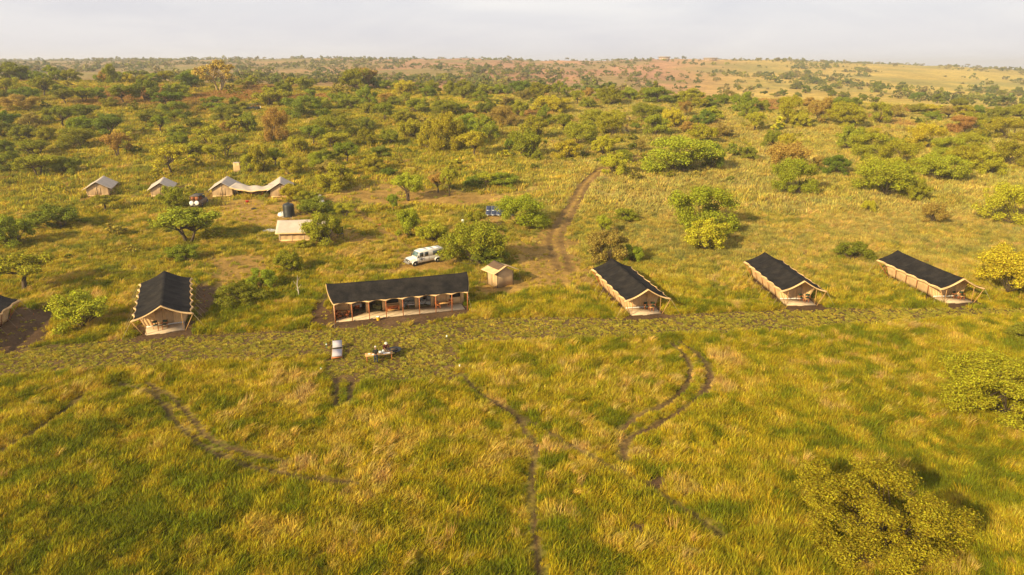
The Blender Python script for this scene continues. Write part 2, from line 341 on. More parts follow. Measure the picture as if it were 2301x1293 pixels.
# ------------------------------------------------------------ grass: clumps scattered over the ground
def clump(name, n, h, spread, wd, lean, m, seed, segs=2, fan=.35):
    r = np.random.default_rng(seed); V = []; Qd = []; Tr = []
    for k in range(n):
        a = r.uniform(0, 2 * math.pi); q = spread * math.sqrt(r.uniform()); bx, by = q * math.cos(a), q * math.sin(a)
        hh = h * r.uniform(.55, 1.1); an = r.uniform(0, math.pi); wx, wy = math.cos(an) * wd / 2, math.sin(an) * wd / 2
        lx = lean[0] * hh + r.normal() * fan * hh * .6 + bx * fan; ly = lean[1] * hh + r.normal() * fan * hh * .6 + by * fan
        i = len(V); mx_, my_ = bx + lx * .35, by + ly * .35
        V += [(bx - wx, by - wy, -.03), (bx + wx, by + wy, -.03), (mx_ + wx * .8, my_ + wy * .8, hh * .6), (mx_ - wx * .8, my_ - wy * .8, hh * .6), (bx + lx, by + ly, hh)]
        Qd.append((i, i + 1, i + 2, i + 3)); Tr.append((i + 3, i + 2, i + 4))
    me = mesh_np(name, V, Qd, Tr); me.materials.append(m); return me
GM = leafmat('grass_blades', 'gcol', .35, .32)
def proto_col(name, meshes):
    c = bpy.data.collections.new(name)
    for k, me in enumerate(meshes): c.objects.link(bpy.data.objects.new('%s_%02d' % (name, k), me))
    return c
def scatter(name, col, X, Y, Z, idx, rot, scl, color, label, cat):
    me = bpy.data.meshes.new(name); me.vertices.add(len(X)); me.vertices.foreach_set('co', np.stack([X, Y, Z], -1).astype(np.float32).ravel())
    def at(n, ty, v, f='value'):
        a = me.attributes.new(n, ty, 'POINT'); a.data.foreach_set(f, np.ascontiguousarray(v).ravel())
    at('idx', 'INT', idx.astype(np.int32)); at('rot', 'FLOAT_VECTOR', rot.astype(np.float32), 'vector'); at('scl', 'FLOAT_VECTOR', scl.astype(np.float32), 'vector')
    at('gcol', 'FLOAT_COLOR', np.concatenate([color, np.ones((len(color), 1))], 1).astype(np.float32), 'color')
    o = link(name, me); tag(o, label, cat, None, 'stuff')
    g = bpy.data.node_groups.new(name, 'GeometryNodeTree'); g.interface.new_socket('Geometry', in_out='INPUT', socket_type='NodeSocketGeometry'); g.interface.new_socket('Geometry', in_out='OUTPUT', socket_type='NodeSocketGeometry')
    gi = N(g, 'NodeGroupInput'); go = N(g, 'NodeGroupOutput'); ip = N(g, 'GeometryNodeInstanceOnPoints'); ci = N(g, 'GeometryNodeCollectionInfo'); ci.inputs['Collection'].default_value = col
    ci.inputs['Separate Children'].default_value = True; ci.inputs['Reset Children'].default_value = True; ip.inputs['Pick Instance'].default_value = True
    def na(n, ty):
        a = N(g, 'GeometryNodeInputNamedAttribute', data_type=ty); a.inputs['Name'].default_value = n; return a.outputs['Attribute']
    lk = g.links.new
    lk(gi.outputs[0], ip.inputs['Points']); lk(ci.outputs[0], ip.inputs['Instance']); lk(na('idx', 'INT'), ip.inputs['Instance Index']); lk(na('rot', 'FLOAT_VECTOR'), ip.inputs['Rotation']); lk(na('scl', 'FLOAT_VECTOR'), ip.inputs['Scale']); lk(ip.outputs[0], go.inputs[0])
    md = o.modifiers.new('scatter', 'NODES'); md.node_group = g; return o
WIND = (.32, .22)
PC_TALL = proto_col('proto_tall', [clump('tall%d' % k, 40, .44, .34, .034, WIND, GM, 100 + k) for k in range(6)])
PC_PLUME = proto_col('proto_plume', [clump('plume%d' % k, 30, .72, .22, .026, (.5, .3), GM, 200 + k, fan=.28) for k in range(4)])
PC_STUB = proto_col('proto_stub', [clump('stub%d' % k, 20, .15, .13, .045, (.1, .05), GM, 300 + k, fan=.8) for k in range(5)])
PC_FAR = proto_col('proto_far', [clump('far%d' % k, 26, .75, .85, .12, WIND, GM, 400 + k) for k in range(5)])
def pts(n_per, y0, y1, seed, margin=14, slope=.86):
    r = np.random.default_rng(seed); A = slope * (y1 * y1 - y0 * y0) + 2 * margin * (y1 - y0); n = int(A * n_per)
    y = np.sqrt(r.uniform(y0 * y0, y1 * y1, int(n * 1.0))); x = r.uniform(-1, 1, len(y)) * (slope * y + margin); return x, y, r
def zat(x, y, rt, mw, so):
    nf = 1 - sstep(110, 260, y)
    b = (fbm(x / 1.3, y / 1.3, 13, 3) - .5) * .42 * nf + (fbm(x / 6, y / 6, 15, 2) - .5) * .35 * nf
    return terrain(x, y) + b * (1 - np.maximum(so, mw)) - .08 * rt
def grass(name, pc, npro, dens, y0, y1, seed, s0, s1, keep, label, colf=None, tilt=.25):
    x, y, r = pts(dens, y0, y1, seed)
    so, mw, rt, dt = masks(x, y); vg = masks.verge; c, d = albedo(x, y)
    k = r.uniform(size=len(x)) < keep(so, mw, rt, dt, d, x, y)
    for P, q in FOOT: k &= sdpoly(x, y, P) > .12
    for P in YARD: k &= (sdpoly(x, y, P) > (fbm(x / 1.6, y / 1.6, 8, 3) - .5) * 3.0 - .35)
    x, y, so, mw, rt, dt, c, d, vg = [v[k] for v in (x, y, so, mw, rt, dt, c, d, vg)]
    n = len(x); z = zat(x, y, rt, mw, so)
    if colf is not None: c = colf(c, d, r)
    c = c * r.uniform(.72, 1.3, n)[:, None] * (1 + (r.uniform(size=n) - .5)[:, None] * C(.25, 0, -.2))
    s = r.uniform(s0, s1, n) * (1 - .35 * dt) * (1 - .62 * np.clip(vg, 0, 1)) * (.55 + .9 * fbm(x / 1.5, y / 1.5, 71, 3))
    scl = np.stack([s * r.uniform(.85, 1.25, n), s * r.uniform(.85, 1.25, n), s * r.uniform(.75, 1.2, n)], -1)
    wnd = (fbm(x / 5, y / 5, 81, 2) - .5) * 2.4
    rot = np.stack([r.normal(size=n) * tilt * .5, r.normal(size=n) * tilt * .5, wnd + r.normal(size=n) * .5], -1)
    scatter(name, pc, x, y, z, r.integers(0, npro, n), rot, scl, np.clip(c, 0, .9), label, 'grass'); return n
cnt = []
NOM = lambda so, mw, rt, dt, d, x, y: (1 - so) * (1 - mw) * (1 - np.clip(rt * 1.6, 0, 1)) * (1 - .86 * dt)
cnt.append(grass('meadow_grass', PC_TALL, 6, 13.5, 26, 80, 1, .75, 1.25, NOM, 'tall yellow green grass filling the meadow in front of the tents'))
cnt.append(grass('savanna_grass', PC_TALL, 6, 4.6, 76, 135, 2, .85, 1.35, NOM, 'knee high grass between and behind the row of tents'))
cnt.append(grass('slope_grass', PC_FAR, 5, .85, 130, 345, 3, .8, 1.25, NOM, 'yellow green grass between the trees of the rising slope'))
cnt.append(grass('dry_grass_plumes', PC_PLUME, 4, 3.0, 26, 130, 4, .7, 1.25, lambda so, mw, rt, dt, d, x, y: NOM(so, mw, rt, dt, d, x, y) * sstep(.50, .68, fbm(x / 3.4, y / 3.4, 91, 3)) * sstep(.35, .7, d), 'pale straw coloured seeding grass leaning in the wind', lambda c, d, r: c * .25 + .75 * (STRAW + (PINK - STRAW) * r.uniform(0, 1, len(c))[:, None]), .2))
cnt.append(grass('mown_stubble', PC_STUB, 5, 25.0, 54, 92, 5, .6, 1.25, lambda so, mw, rt, dt, d, x, y: np.clip(mw * (1 - so) * (1 - .7 * rt) + .06 * so, 0, 1) * (.22 + .78 * sstep(.44, .58, fbm(x / .3, y / .3, 61, 2))), 'short mown grass stubble in tufts on the cut strip', lambda c, d, r: c * .3 + .7 * (C(.44, .33, .07) + (C(.26, .22, .025) - C(.44, .33, .07)) * r.uniform(0, 1, len(c))[:, None])))
print('grass clumps', cnt)
# ------------------------------------------------------------ trees and bushes
LEAF = leafmat('leaves', 'object', .20, .45)
BARK = mat('bark', (.10, .070, .045), .95, (6, .45), .4)
BARKP = mat('pale_bark', (.42, .30, .15), .9, (5, .35), .3)
def tube(V, Q, pts_, rad, n=6):
    pts_ = [np.array(p, float) for p in pts_]; base = len(V)
    for k, p in enumerate(pts_):
        d = pts_[min(k + 1, len(pts_) - 1)] - pts_[max(k - 1, 0)]; d /= np.linalg.norm(d) + 1e-9
        a = np.cross(d, (0, 0, 1.)) if abs(d[2]) < .9 else np.cross(d, (1., 0, 0)); a /= np.linalg.norm(a); b = np.cross(d, a)
        for j in range(n):
            t = 2 * math.pi * j / n; V.append(p + rad[k] * (a * math.cos(t) + b * math.sin(t)))
    for k in range(len(pts_) - 1):
        for j in range(n):
            i0 = base + k * n + j; i1 = base + k * n + (j + 1) % n; Q.append((i0, i1, i1 + n, i0 + n))
def make_tree(seed, form, leaves, leaf, nclu, fine=1.0):
    """unit tree: crown about 1 wide, returns trunk mesh and crown mesh (metres are set by scaling)"""
    r = np.random.default_rng(seed); V = []; Q = []
    H = {'tree': .78, 'bush': .66, 'umbrella': .66, 'fever': .8}[form]
    cb = {'tree': .28, 'bush': .03, 'umbrella': .36, 'fever': .34}[form]
    cen = []; rad = []; lobes = []; lob0 = r.uniform(0, 6.28)
    nl = max(10, nclu // 3) if fine == 1 else nclu // 4
    zc = (cb + H) / 2 if form != 'bush' else .26
    ex = r.uniform(.85, 1.15)
    for k in range(nl):
        a = 2.399963 * k + r.uniform(-.5, .5) + lob0; rho = .37 * math.sqrt((k + .5) / nl) * r.uniform(.82, 1.15)
        dome = zc + (H - zc) * math.sqrt(max(.02, 1 - (rho / .44) ** 2)) * r.uniform(.74, 1.04)
        if k % 2 and form == 'bush': rho = r.uniform(.20, .40); dome = .07 + (zc + (H - zc) * math.sqrt(max(.02, 1 - (rho / .46) ** 2)) - .07) * r.uniform(.15, .9)
        elif k % 3 == 1 and form != 'umbrella': dome = cb + (dome - cb) * r.uniform(.25, .9)
        lobes.append(np.array([rho * math.cos(a) * ex, rho * math.sin(a) / ex, dome - (.04 if form == 'bush' else .07)]))
    for k in range(nclu):
        L_ = lobes[k % len(lobes)]; d = r.normal(size=3); d /= np.linalg.norm(d); d[2] *= .7
        p = L_ + d * fine * (r.uniform(.03, .135) if r.uniform() < .85 else r.uniform(.12, .24)); p[2] = max(p[2], cb * .85 + .04)
        cen.append(p); rad.append(fine * r.uniform(.038, .105) * (.85 if form in ('fever', 'umbrella') else 1.0))
    th = cb * (1.0 if form != 'bush' else .6) + .03
    tr = (.032 if form != 'bush' else .022) * (1 if fine == 1 else .6)
    nst = 1 if form in ('tree', 'umbrella', 'fever') and r.uniform() < .6 else r.integers(2, 4)
    for s in range(nst):
        a = r.uniform(0, 6.28); off = .05 * (nst > 1)
        b0 = np.array([off * math.cos(a) * .4, off * math.sin(a) * .4, -.04]); b1 = np.array([off * math.cos(a) * 1.6 + r.normal() * .02, off * math.sin(a) * 1.6 + r.normal() * .02, th * .55]); b2 = b1 + np.array([math.cos(a) * .06, math.sin(a) * .06, th * .55]) * (1 if nst > 1 else .7)
        k = 1 if nst == 1 else .7
        tube(V, Q, [b0, (b0 + b1) / 2 + r.normal(size=3) * .008, b1, b2], [tr * 1.25 * k, tr * k, tr * .85 * k, tr * .6 * k])
        for c in cen[s::nst * (2 if fine == 1 else 4)]:
            mid = (b2 + c) / 2 + np.array([0, 0, -.03]) + r.normal(size=3) * .018
            tube(V, Q, [b1 * .3 + b2 * .7, mid, c], [tr * .42 * k, tr * .26, tr * .08], 4)
    trunk = mesh_np('trunk', V, Q)
    trunk.polygons.foreach_set('use_smooth', np.ones(len(Q), bool))
    wts = np.array(rad) ** 2; wts /= wts.sum(); ci = r.choice(len(cen), leaves, p=wts)
    d = r.normal(size=(leaves, 3)); d /= np.linalg.norm(d, axis=1)[:, None]
    rr = r.uniform(.15, 1.0, leaves) ** .5 * (1 + .28 * np.abs(r.normal(size=leaves)))
    P = np.array(cen)[ci] + d * (np.array(rad)[ci] * rr)[:, None] * np.array([1.12, 1.12, .85])
    k = P[:, 2] > .01; P, d = P[k], d[k]; n = len(P)
    nn = d * .75 + r.normal(size=(n, 3)) * .55 + np.array([0, 0, .35]); nn /= np.linalg.norm(nn, axis=1)[:, None]
    t = np.cross(nn, r.normal(size=(n, 3))); t /= np.linalg.norm(t, axis=1)[:, None]; b = np.cross(nn, t)
    ls = leaf * r.uniform(.6, 1.35, n)[:, None]
    LV = np.stack([P - t * ls, P + b * ls * .55 + nn * ls * .12, P + t * ls, P - b * ls * .55 + nn * ls * .12], 1).reshape(-1, 3)
    crown = mesh_np('crown', LV, np.arange(4 * n).reshape(n, 4))
    crown.materials.append(LEAF); trunk.materials.append(BARK)
    ext = np.percentile(np.abs(P[:, :2]), 97); top = np.percentile(P[:, 2], 99.3)
    return trunk, crown, 2 * ext, top
FORMS = {'tree': [make_tree(500 + k, 'tree', 10500, .0165, 46) for k in range(6)], 'bush': [make_tree(600 + k, 'bush', 14500, .0165, 60) for k in range(7)],
         'umbrella': [make_tree(700 + k, 'umbrella', 9500, .0155, 46) for k in range(4)]}
NEARB = [make_tree(801, 'bush', 70000, .0066, 210, .62), make_tree(806, 'bush', 52000, .0076, 170, .66)]
BIGB = [make_tree(840 + k, 'bush', 26000, .0115, 90, .95) for k in range(4)]
FEVER = make_tree(820, 'fever', 5200, .018, 40); FEVER[0].materials.clear(); FEVER[0].materials.append(BARKP)
BIGT = make_tree(830, 'tree', 9000, .020, 46)
PAL = {'n': (.25, .24, .016), 'b': (.325, .310, .022), 'm': (.235, .245, .020), 'd': (.170, .195, .020), 'r': (.30, .215, .045), 'g': (.21, .20, .05), 'R': (.34, .17, .045), 'F': (.34, .27, .05), 'B': (.30, .19, .045)}
TREES = """28,170,60,35,d;48,180,32,20,m;82,182,30,22,m;122,190,45,32,m;160,188,32,25,m;22,218,48,32,m;100,222,42,38,t;8,242,28,30,d;60,235,45,30,d;48,255,58,32,r;148,238,40,30,dt;132,218,38,22,m;190,235,45,32,t;222,225,30,22,m;278,238,50,38,t;330,232,50,40,d;248,245,28,20,m;250,195,25,38,m;225,182,20,18,m;235,170,28,22,r;290,192,25,20,b;275,168,30,22,m;320,170,28,15,d;322,192,30,18,m;375,188,35,25,t;345,175,38,18,m;422,202,38,30,d;418,178,32,20,m;430,168,38,28,d;398,225,50,28,m;380,245,58,28,dt;395,270,50,32,m;342,280,45,25,d;362,302,42,35,t;435,292,30,20,d;400,310,40,22,m;402,335,45,30,m;432,355,50,30,b;472,330,48,40,bt;480,368,38,35,bt;510,358,35,45,t;390,398,72,60,bt;512,275,55,28,d;482,248,42,25,dt;492,256,35,15,m;528,245,18,22,t;548,252,22,18,m;492,215,75,60,F;532,305,45,32,t;560,305,32,40,m;510,300,28,22,r;110,282,28,32,t;142,290,55,42,dt;192,275,58,32,dt;190,302,52,32,m;72,292,50,30,r;15,295,50,35,d;15,315,45,32,d;245,315,78,35,dt;172,338,62,40,m;108,322,42,30,m;58,318,50,28,d;265,358,55,48,rt;80,355,55,35,t;12,350,30,28,d;28,390,60,40,d;88,400,78,42,bt;152,395,45,35,d;562,395,32,38,b;242,280,35,12,d;558,170,25,15,m;538,172,25,12,m;568,195,18,20,m;558,205,18,18,rt;825,180,45,40,B;800,208,55,40,m;840,198,38,22,d;870,198,32,18,m;902,192,35,18,m;935,195,32,15,d;908,218,42,28,b;915,242,20,28,bt;682,210,32,28,m;655,205,30,25,t;702,202,15,20,t;698,228,28,22,t;638,225,40,32,d;612,242,62,28,m;645,240,22,15,b;680,268,75,28,d;725,250,38,25,b;765,240,42,25,m;785,250,38,28,m;825,242,40,38,m;870,232,32,18,r;885,240,28,18,m;730,270,28,20,m;825,262,32,25,m;865,275,48,35,t;938,258,52,25,m;995,265,48,30,m;962,222,32,22,m;970,202,32,22,m;1015,220,32,28,m;1045,228,32,28,d;1038,205,50,22,m;1088,202,38,20,m;1082,235,35,25,m;1138,245,28,22,rt;1125,202,32,20,m;1090,258,38,18,d;1132,288,48,38,r;1025,260,42,20,m;1050,262,25,15,r;818,298,38,28,d;755,280,42,22,m;750,312,70,40,m;620,328,55,65,r;705,330,45,40,t;670,350,38,35,b;750,340,55,35,bt;780,370,50,42,t;825,335,40,38,m;875,330,42,30,m;855,360,40,25,d;922,318,45,38,b;908,282,45,25,m;965,345,45,62,b;1000,352,60,75,b;1025,345,55,55,m;1065,358,55,52,bt;1090,320,50,48,m;1050,305,50,38,m;715,385,35,35,b;738,368,38,25,d;840,392,50,38,b;745,400,50,32,r;618,378,42,38,t;588,398,42,58,b;655,400,45,35,b;875,398,30,15,d;1148,342,25,25,d;1172,212,50,20,d;1212,228,42,32,m;1178,230,28,22,r;1258,225,38,32,m;1248,240,42,25,g;1295,240,28,30,t;1322,248,32,22,m;1350,228,32,22,m;1370,242,42,38,m;1412,230,30,25,m;1455,225,40,20,m;1475,238,58,30,m;1325,212,25,18,r;1550,238,50,30,b;1520,235,30,18,b;1540,265,28,30,rt;1570,248,30,22,m;1592,245,30,20,m;1635,222,30,20,g;1670,260,45,40,m;1622,240,28,22,m;1680,270,35,30,m;1712,255,30,22,m;1228,255,58,20,b;1168,268,28,32,m;1222,288,35,40,m;1258,260,40,30,b;1265,302,42,38,t;1200,322,50,48,m;1182,365,58,58,m;1208,368,28,25,m;1308,335,62,50,m;1335,295,50,38,m;1370,310,55,45,b;1388,280,30,25,b;1448,278,48,35,m;1472,312,48,42,m;1508,295,45,40,b;1478,268,38,22,m;1582,285,40,30,d;1598,275,50,28,b;1555,282,22,12,d;1548,305,30,25,r;1578,328,52,38,b;1622,315,45,28,r;1695,300,45,38,bt;1275,362,52,38,b;1360,355,50,40,b;1428,292,22,12,d;1438,345,20,28,rt;1402,370,35,28,t;1382,400,50,45,b;1520,398,125,70,b;1595,390,50,55,d;1682,365,32,28,d;1470,202,20,15,d;1550,210,20,10,d;1608,205,12,10,d;1595,196,10,8,d;1370,190,15,10,d;1429,192,14,14,d;1705,199,10,8,d;1775,292,50,58,b;1795,292,40,30,b;1818,245,28,20,r;1845,285,45,50,r;1900,295,65,50,b;1885,255,50,28,m;1918,248,28,22,d;1975,285,42,42,m;2008,270,32,28,r;2062,260,38,18,m;2088,258,30,18,b;2098,275,32,20,m;2128,272,28,25,rt;2165,265,38,22,b;2195,265,28,22,d;2155,245,35,15,d;2155,305,50,35,R;2185,298,42,35,m;2232,285,32,22,d;2240,270,42,22,m;2288,270,40,28,b;2260,318,75,38,b;2082,342,65,50,b;1910,345,45,50,m;1958,315,35,22,b;1952,360,72,48,b;2000,340,28,25,d;2028,335,18,20,d;2128,362,60,42,b;2182,348,55,38,b;2162,388,72,48,b;2020,385,72,55,b;2265,380,55,50,m;2215,400,62,50,b;1765,345,42,35,b;1732,338,32,35,m;1775,400,82,62,r;1875,398,50,40,d;1990,422,92,52,b;2112,412,95,42,b;1838,378,25,22,r;1968,212,22,22,d;2060,228,28,15,d;1868,218,18,12,d;1855,208,22,12,d;1788,202,22,10,d;1810,212,18,15,d;1760,218,15,12,d;2025,210,25,15,d;2105,235,18,18,d;2218,225,18,12,d;2228,212,22,15,d;2248,218,20,12,d;2288,215,25,12,d;2242,240,28,12,d;1940,228,15,12,d;1892,222,15,12,d;1792,220,15,10,d;1832,190,18,10,d;1768,180,20,12,d;1968,232,12,11,d"""
def ppm_at(x, y, z): return F / (y * math.cos(PITCH) + (CAMZ - z) * math.sin(PITCH))
SMALL_N = ['tree', 'bush']
def put_tree(px, py, wpx, hpx, code, form=None, src=None, label=None, group=None, rnd=random, gain=1.12, mn=.54):
    x, y, z = hit(px, py - (.10 if 't' in code else .16) * hpx)
    if px < 1690 and y > 335 and py > 160:   # trees of the near ridge stand on its crest
        x, y = x / y * 332, 332.; z = float(terrain(x, y))
    k = ppm_at(x, y, z); dep = math.atan2(CAMZ - z, y); W = gain * wpx / k
    Hh = max((gain * hpx / k - .30 * W * math.sin(dep)) / math.cos(dep), .0 + mn * W)
    c = code.replace('t', '') or 'm'
    if form is None: form = ('umbrella' if W > 2.2 * Hh else 'tree') if 't' in code else 'bush'
    if src is None: src = rnd.choice(BIGB if form == 'bush' and W > 8 and y < 260 else FORMS[form])
    tr, cw, ext, top = src
    name = 'bush' if form == 'bush' else 'tree'
    root = link(name, None); root.location = (x, y, z - .05); root.rotation_euler = (0, 0, rnd.uniform(0, 6.28)); root.empty_display_size = .3
    s = W / ext; root.scale = (s, s, Hh / top)
    link('trunk', tr, None, root); o = link('crown', cw, None, root)
    col = np.array(PAL[c]); j = np.array([rnd.uniform(.84, 1.18)] * 3) * np.array([rnd.uniform(.88, 1.22), 1, 1]) * 1.08
    o.color = (*np.clip(col * j, 0, 1), 1)
    tag(root, label, name, group)
    return root, (x, y, z)
CWORD = {'n': 'green', 'b': 'bright yellow green', 'm': 'mid green', 'd': 'dark green', 'r': 'brownish', 'g': 'grey green', 'R': 'rust red', 'F': 'pale', 'B': 'brown'}
def zone(px, py):
    if py < 208 and px < 560: return 'on the far left skyline ridge'
    if 200 < py < 242 and px > 1700: return 'on the open golden hillside ' + ('left part' if px < 1860 else 'above the domed bush' if px < 2060 else 'at far right')
    if px > 1700 and py < 200: return 'high on the golden far hillside'
    row = 'high on the slope' if py < 236 else ('midway up the slope' if py < 300 else 'low on the slope')
    for lim, s in ((230, 'near the left edge'), (560, 'above the staff tents'), (840, 'above the water tank'), (1130, 'above the white truck'), (1400, 'left of the track'), (1730, 'right of the track'), (2020, 'above the middle right tent'), (9999, 'near the right edge')):
        if px < lim: return row + ' ' + s
ORD = 'first second third fourth fifth sixth seventh eighth ninth tenth eleventh twelfth thirteenth fourteenth'.split()
SHARED = {}
rt_ = random.Random(5)
for rec in TREES.split(';'):
    px, py, wpx, hpx, code = rec.split(','); px, py, wpx, hpx = int(px), int(py), int(wpx), int(hpx)
    if code == 'F':
        put_tree(px, py, wpx, hpx, code, 'tree', FEVER, 'large spreading pale tree with bare yellow trunk on the left skyline slope', None, rt_); continue
    if code == 'B':
        put_tree(px, py, wpx, hpx, code, 'tree', BIGT, 'tall brown leaved tree standing clear above the ridge against the far hill', None, rt_); continue
    if code == 'R':
        put_tree(px, py, wpx, hpx, code, 'bush', None, 'rust red bush on reddish ground at the upper right', None, rt_); continue
    c = code.replace('t', '') or 'm'
    kind = 'tree' if 't' in code else 'bush'
    z_ = zone(px, py); lb = '%s %s %s' % (CWORD[c], kind, z_)
    SHARED.setdefault(lb, []).append((px, put_tree(px, py, wpx, hpx, code, None, None, lb, '%s %s' % ('trees' if 't' in code else 'bushes', z_), rt_)[0]))
for lb, L_ in SHARED.items():
    L_.sort(key=lambda q: q[0])
    if 1 < len(L_) <= len(ORD):
        for k, (_, o) in enumerate(L_): o['label'] = lb + (', leftmost' if k == 0 else ', rightmost' if k == len(L_) - 1 else ', %s from left' % ORD[k])
# the trees of the camp itself, each known by what it stands beside
for px, py, wpx, hpx, code, form, lb in (
    (235, 478, 64, 38, 'mt', 'umbrella', 'small flat topped tree in front of the leftmost beige staff tent'),
    (392, 474, 60, 50, 'b', 'bush', 'bright bush half hiding the second beige staff tent from the left'),
    (425, 552, 112, 82, 'mt', 'tree', 'large leafy tree below the parked brown truck with two white wheel covers'),
    (130, 522, 98, 54, 'd', 'bush', 'dark wide bush below the leftmost beige staff tent'),
    (30, 566, 84, 72, 'm', 'bush', 'tall mid green bush at the left edge above the umbrella shaped tree'),
    (6, 530, 46, 40, 'd', 'bush', 'dark bush cut by the left picture edge level with the kitchen tent'),
    (54, 662, 135, 90, 'mt', 'umbrella', 'umbrella shaped tree with dark forked trunk at the left picture edge'),
    (185, 748, 112, 84, 'b', 'bush', 'round green bush left of the nearest black roofed guest tent'),
    (410, 592, 66, 38, 'm', 'bush', 'low bush just under the large tree left of the kitchen tent'),
    (656, 458, 58, 40, 'b', 'bush', 'bright bush covering the right corner of the rightmost staff tent'),
    (690, 462, 40, 30, 'm', 'bush', 'mid green bush behind the black water tank'),
    (712, 490, 76, 36, 'd', 'bush', 'dark spreading bush right of the black water tank'),
    (728, 562, 84, 74, 'm', 'bush', 'tall leafy bush hiding the right half of the kitchen tent'),
    (682, 562, 36, 20, 'b', 'bush', 'low shrub at the front foot of the kitchen tent'),
    (775, 492, 54, 34, 'bt', 'tree', 'small open crowned tree right of the kitchen tent'),
    (918, 457, 60, 62, 'bt', 'tree', 'lone bright round tree with dark trunk on the bare red ground'),
    (884, 480, 33, 40, 'mt', 'tree', 'slim young tree just left of the lone bright round tree'),
    (985, 437, 46, 44, 'rt', 'tree', 'thin brownish tree, left one of the pair above the white barrel'),
    (1010, 446, 38, 62, 'mt', 'tree', 'taller green tree, right one of the pair above the white barrel'),
    (1066, 428, 44, 30, 'd', 'bush', 'dark bush above the solar panels, left in the row of three'),
    (1093, 428, 38, 38, 'bt', 'tree', 'yellow green tree above the solar panels, middle of the row of three'),
    (1130, 426, 60, 34, 'm', 'bush', 'mid green bush above the solar panels, right in the row of three'),
    (755, 434, 80, 60, 'b', 'bush', 'broad bright bush right of the staff tents, above the red ground'),
    (920, 545, 54, 68, 'b', 'bush', 'tall yellowish bush directly behind the nose of the white safari truck'),
    (970, 553, 62, 48, 'b', 'bush', 'yellowish bush directly behind the roof of the white safari truck'),
    (1068, 520, 44, 44, 'mt', 'tree', 'small tree left of the bush beside the solar panels'),
    (1175, 523, 106, 74, 'b', 'bush', 'wide bright bush overlapping the right end of the solar panels'),
    (1074, 612, 128, 104, 'm', 'bush', 'big bushy tree behind the right end of the long mess tent'),
    (1100, 606, 80, 66, 'd', 'bush', 'dark bush between the big bushy tree and the small cabin tent'),
    (645, 618, 66, 50, 'm', 'bush', 'bush in the grass behind the left end of the long mess tent'),
    (540, 694, 96, 56, 'd', 'bush', 'low dark green shrub between the guest tent and the long mess tent'),
    (590, 655, 60, 46, 'm', 'bush', 'loose green shrub above the low dark shrub left of the mess tent'),
    (1578, 538, 128, 104, 'b', 'bush', 'tall broad bush above the gap between the first two right hand tents'),
    (1590, 574, 92, 74, 'b', 'bush', 'bright dense bush in front of the tall broad bush above the right hand tents'),
    (1356, 534, 46, 46, 'bt', 'tree', 'small bright tree right of the dirt track'),
    (1405, 502, 52, 30, 'm', 'bush', 'low green shrub right of the small bright tree by the track'),
    (1362, 606, 88, 80, 'r', 'bush', 'yellow brown bush behind the back of the first right hand tent'),
    (1420, 596, 44, 40, 'm', 'bush', 'green shrub right of the yellow brown bush behind the first right hand tent'),
    (1785, 448, 92, 80, 'b', 'bush', 'bright upright bush standing alone in straw grass above the right hand tents'),
    (1992, 455, 122, 84, 'b', 'bush', 'large domed bush in straw grass upper right'),
    (2050, 460, 60, 52, 'm', 'bush', 'smaller bush touching the right side of the large domed bush'),
    (2270, 518, 105, 92, 'b', 'bush', 'large bush at the right picture edge above the rightmost tent'),
    (1915, 590, 74, 34, 'd', 'bush', 'low dark shrub between the two rightmost black roofed tents'),
    (1950, 482, 32, 28, 'b', 'bush', 'tiny bright shrub alone in the straw grass below the large domed bush'),
    (2096, 508, 52, 46, 'r', 'bush', 'sparse brownish shrub in straw grass right of the large domed bush'),
    (2272, 678, 140, 112, 'b', 'bush', 'big bush right of the rightmost black roofed tent'),
    (2296, 772, 66, 50, 'd', 'bush', 'dark shrub cut by the right picture edge below the mown strip')):
    put_tree(px, py, wpx, hpx, code, form, None, lb, None, rt_, 1.0, .54)
put_tree(2225, 955, 235, 150, 'n', 'bush', NEARB[1], 'large bush in the right foreground at the picture edge', None, rt_, 1.0, .60)
put_tree(1965, 1262, 300, 200, 'n', 'bush', NEARB[0], 'largest and nearest bush in the bottom right corner of the meadow', None, rt_, 1.0, .62)
# far hillsides: a scrub that reads as one mass, scattered at its real size
PCF = bpy.data.collections.new('proto_scrub')
LEAFI = leafmat('scrub_leaves', 'gcol', .25, .4)
for k in range(6):
    t_, c_, e_, tp = make_tree(900 + k, 'bush' if k < 4 else 'umbrella', 420, .075, 16)
    c_.materials.clear(); c_.materials.append(LEAFI); PCF.objects.link(bpy.data.objects.new('scrub_%02d' % k, c_))
r = np.random.default_rng(77); n = 42000
yy = np.exp(r.uniform(math.log(370), math.log(2400), n)); uu = r.uniform(-.95, .95, n); xx = uu * yy
thick = fbm(xx / 120, yy / 160, 37, 3)
left = 1 - sstep(-.05, .15, uu); mid_ = sstep(-.05, .1, uu) * (1 - sstep(.22, .36, uu)); right = sstep(.25, .4, uu)
dens = left * .75 + mid_ * .30 + right * (.25 + .85 * sstep(560, 900, yy))
dens = dens * sstep(.42, .60, .6 * thick + .4 * fbm(xx / 34, yy / 60, 39, 2)) * np.clip(yy / 1100, .1, 1) ** 1.1
k = r.uniform(size=n) < dens; xx, yy = xx[k], yy[k]; n = len(xx)
sz = np.clip(r.lognormal(1.40, .45, n), 1.6, 8.5); sc_ = np.stack([sz * r.uniform(.9, 1.5, n), sz * r.uniform(.9, 1.5, n), sz * r.uniform(.8, 1.3, n)], -1)
pc = np.array([(.20, .20, .04), (.14, .16, .035), (.26, .21, .07), (.24, .225, .03)])[r.integers(0, 4, n)] * r.uniform(.8, 1.25, n)[:, None]
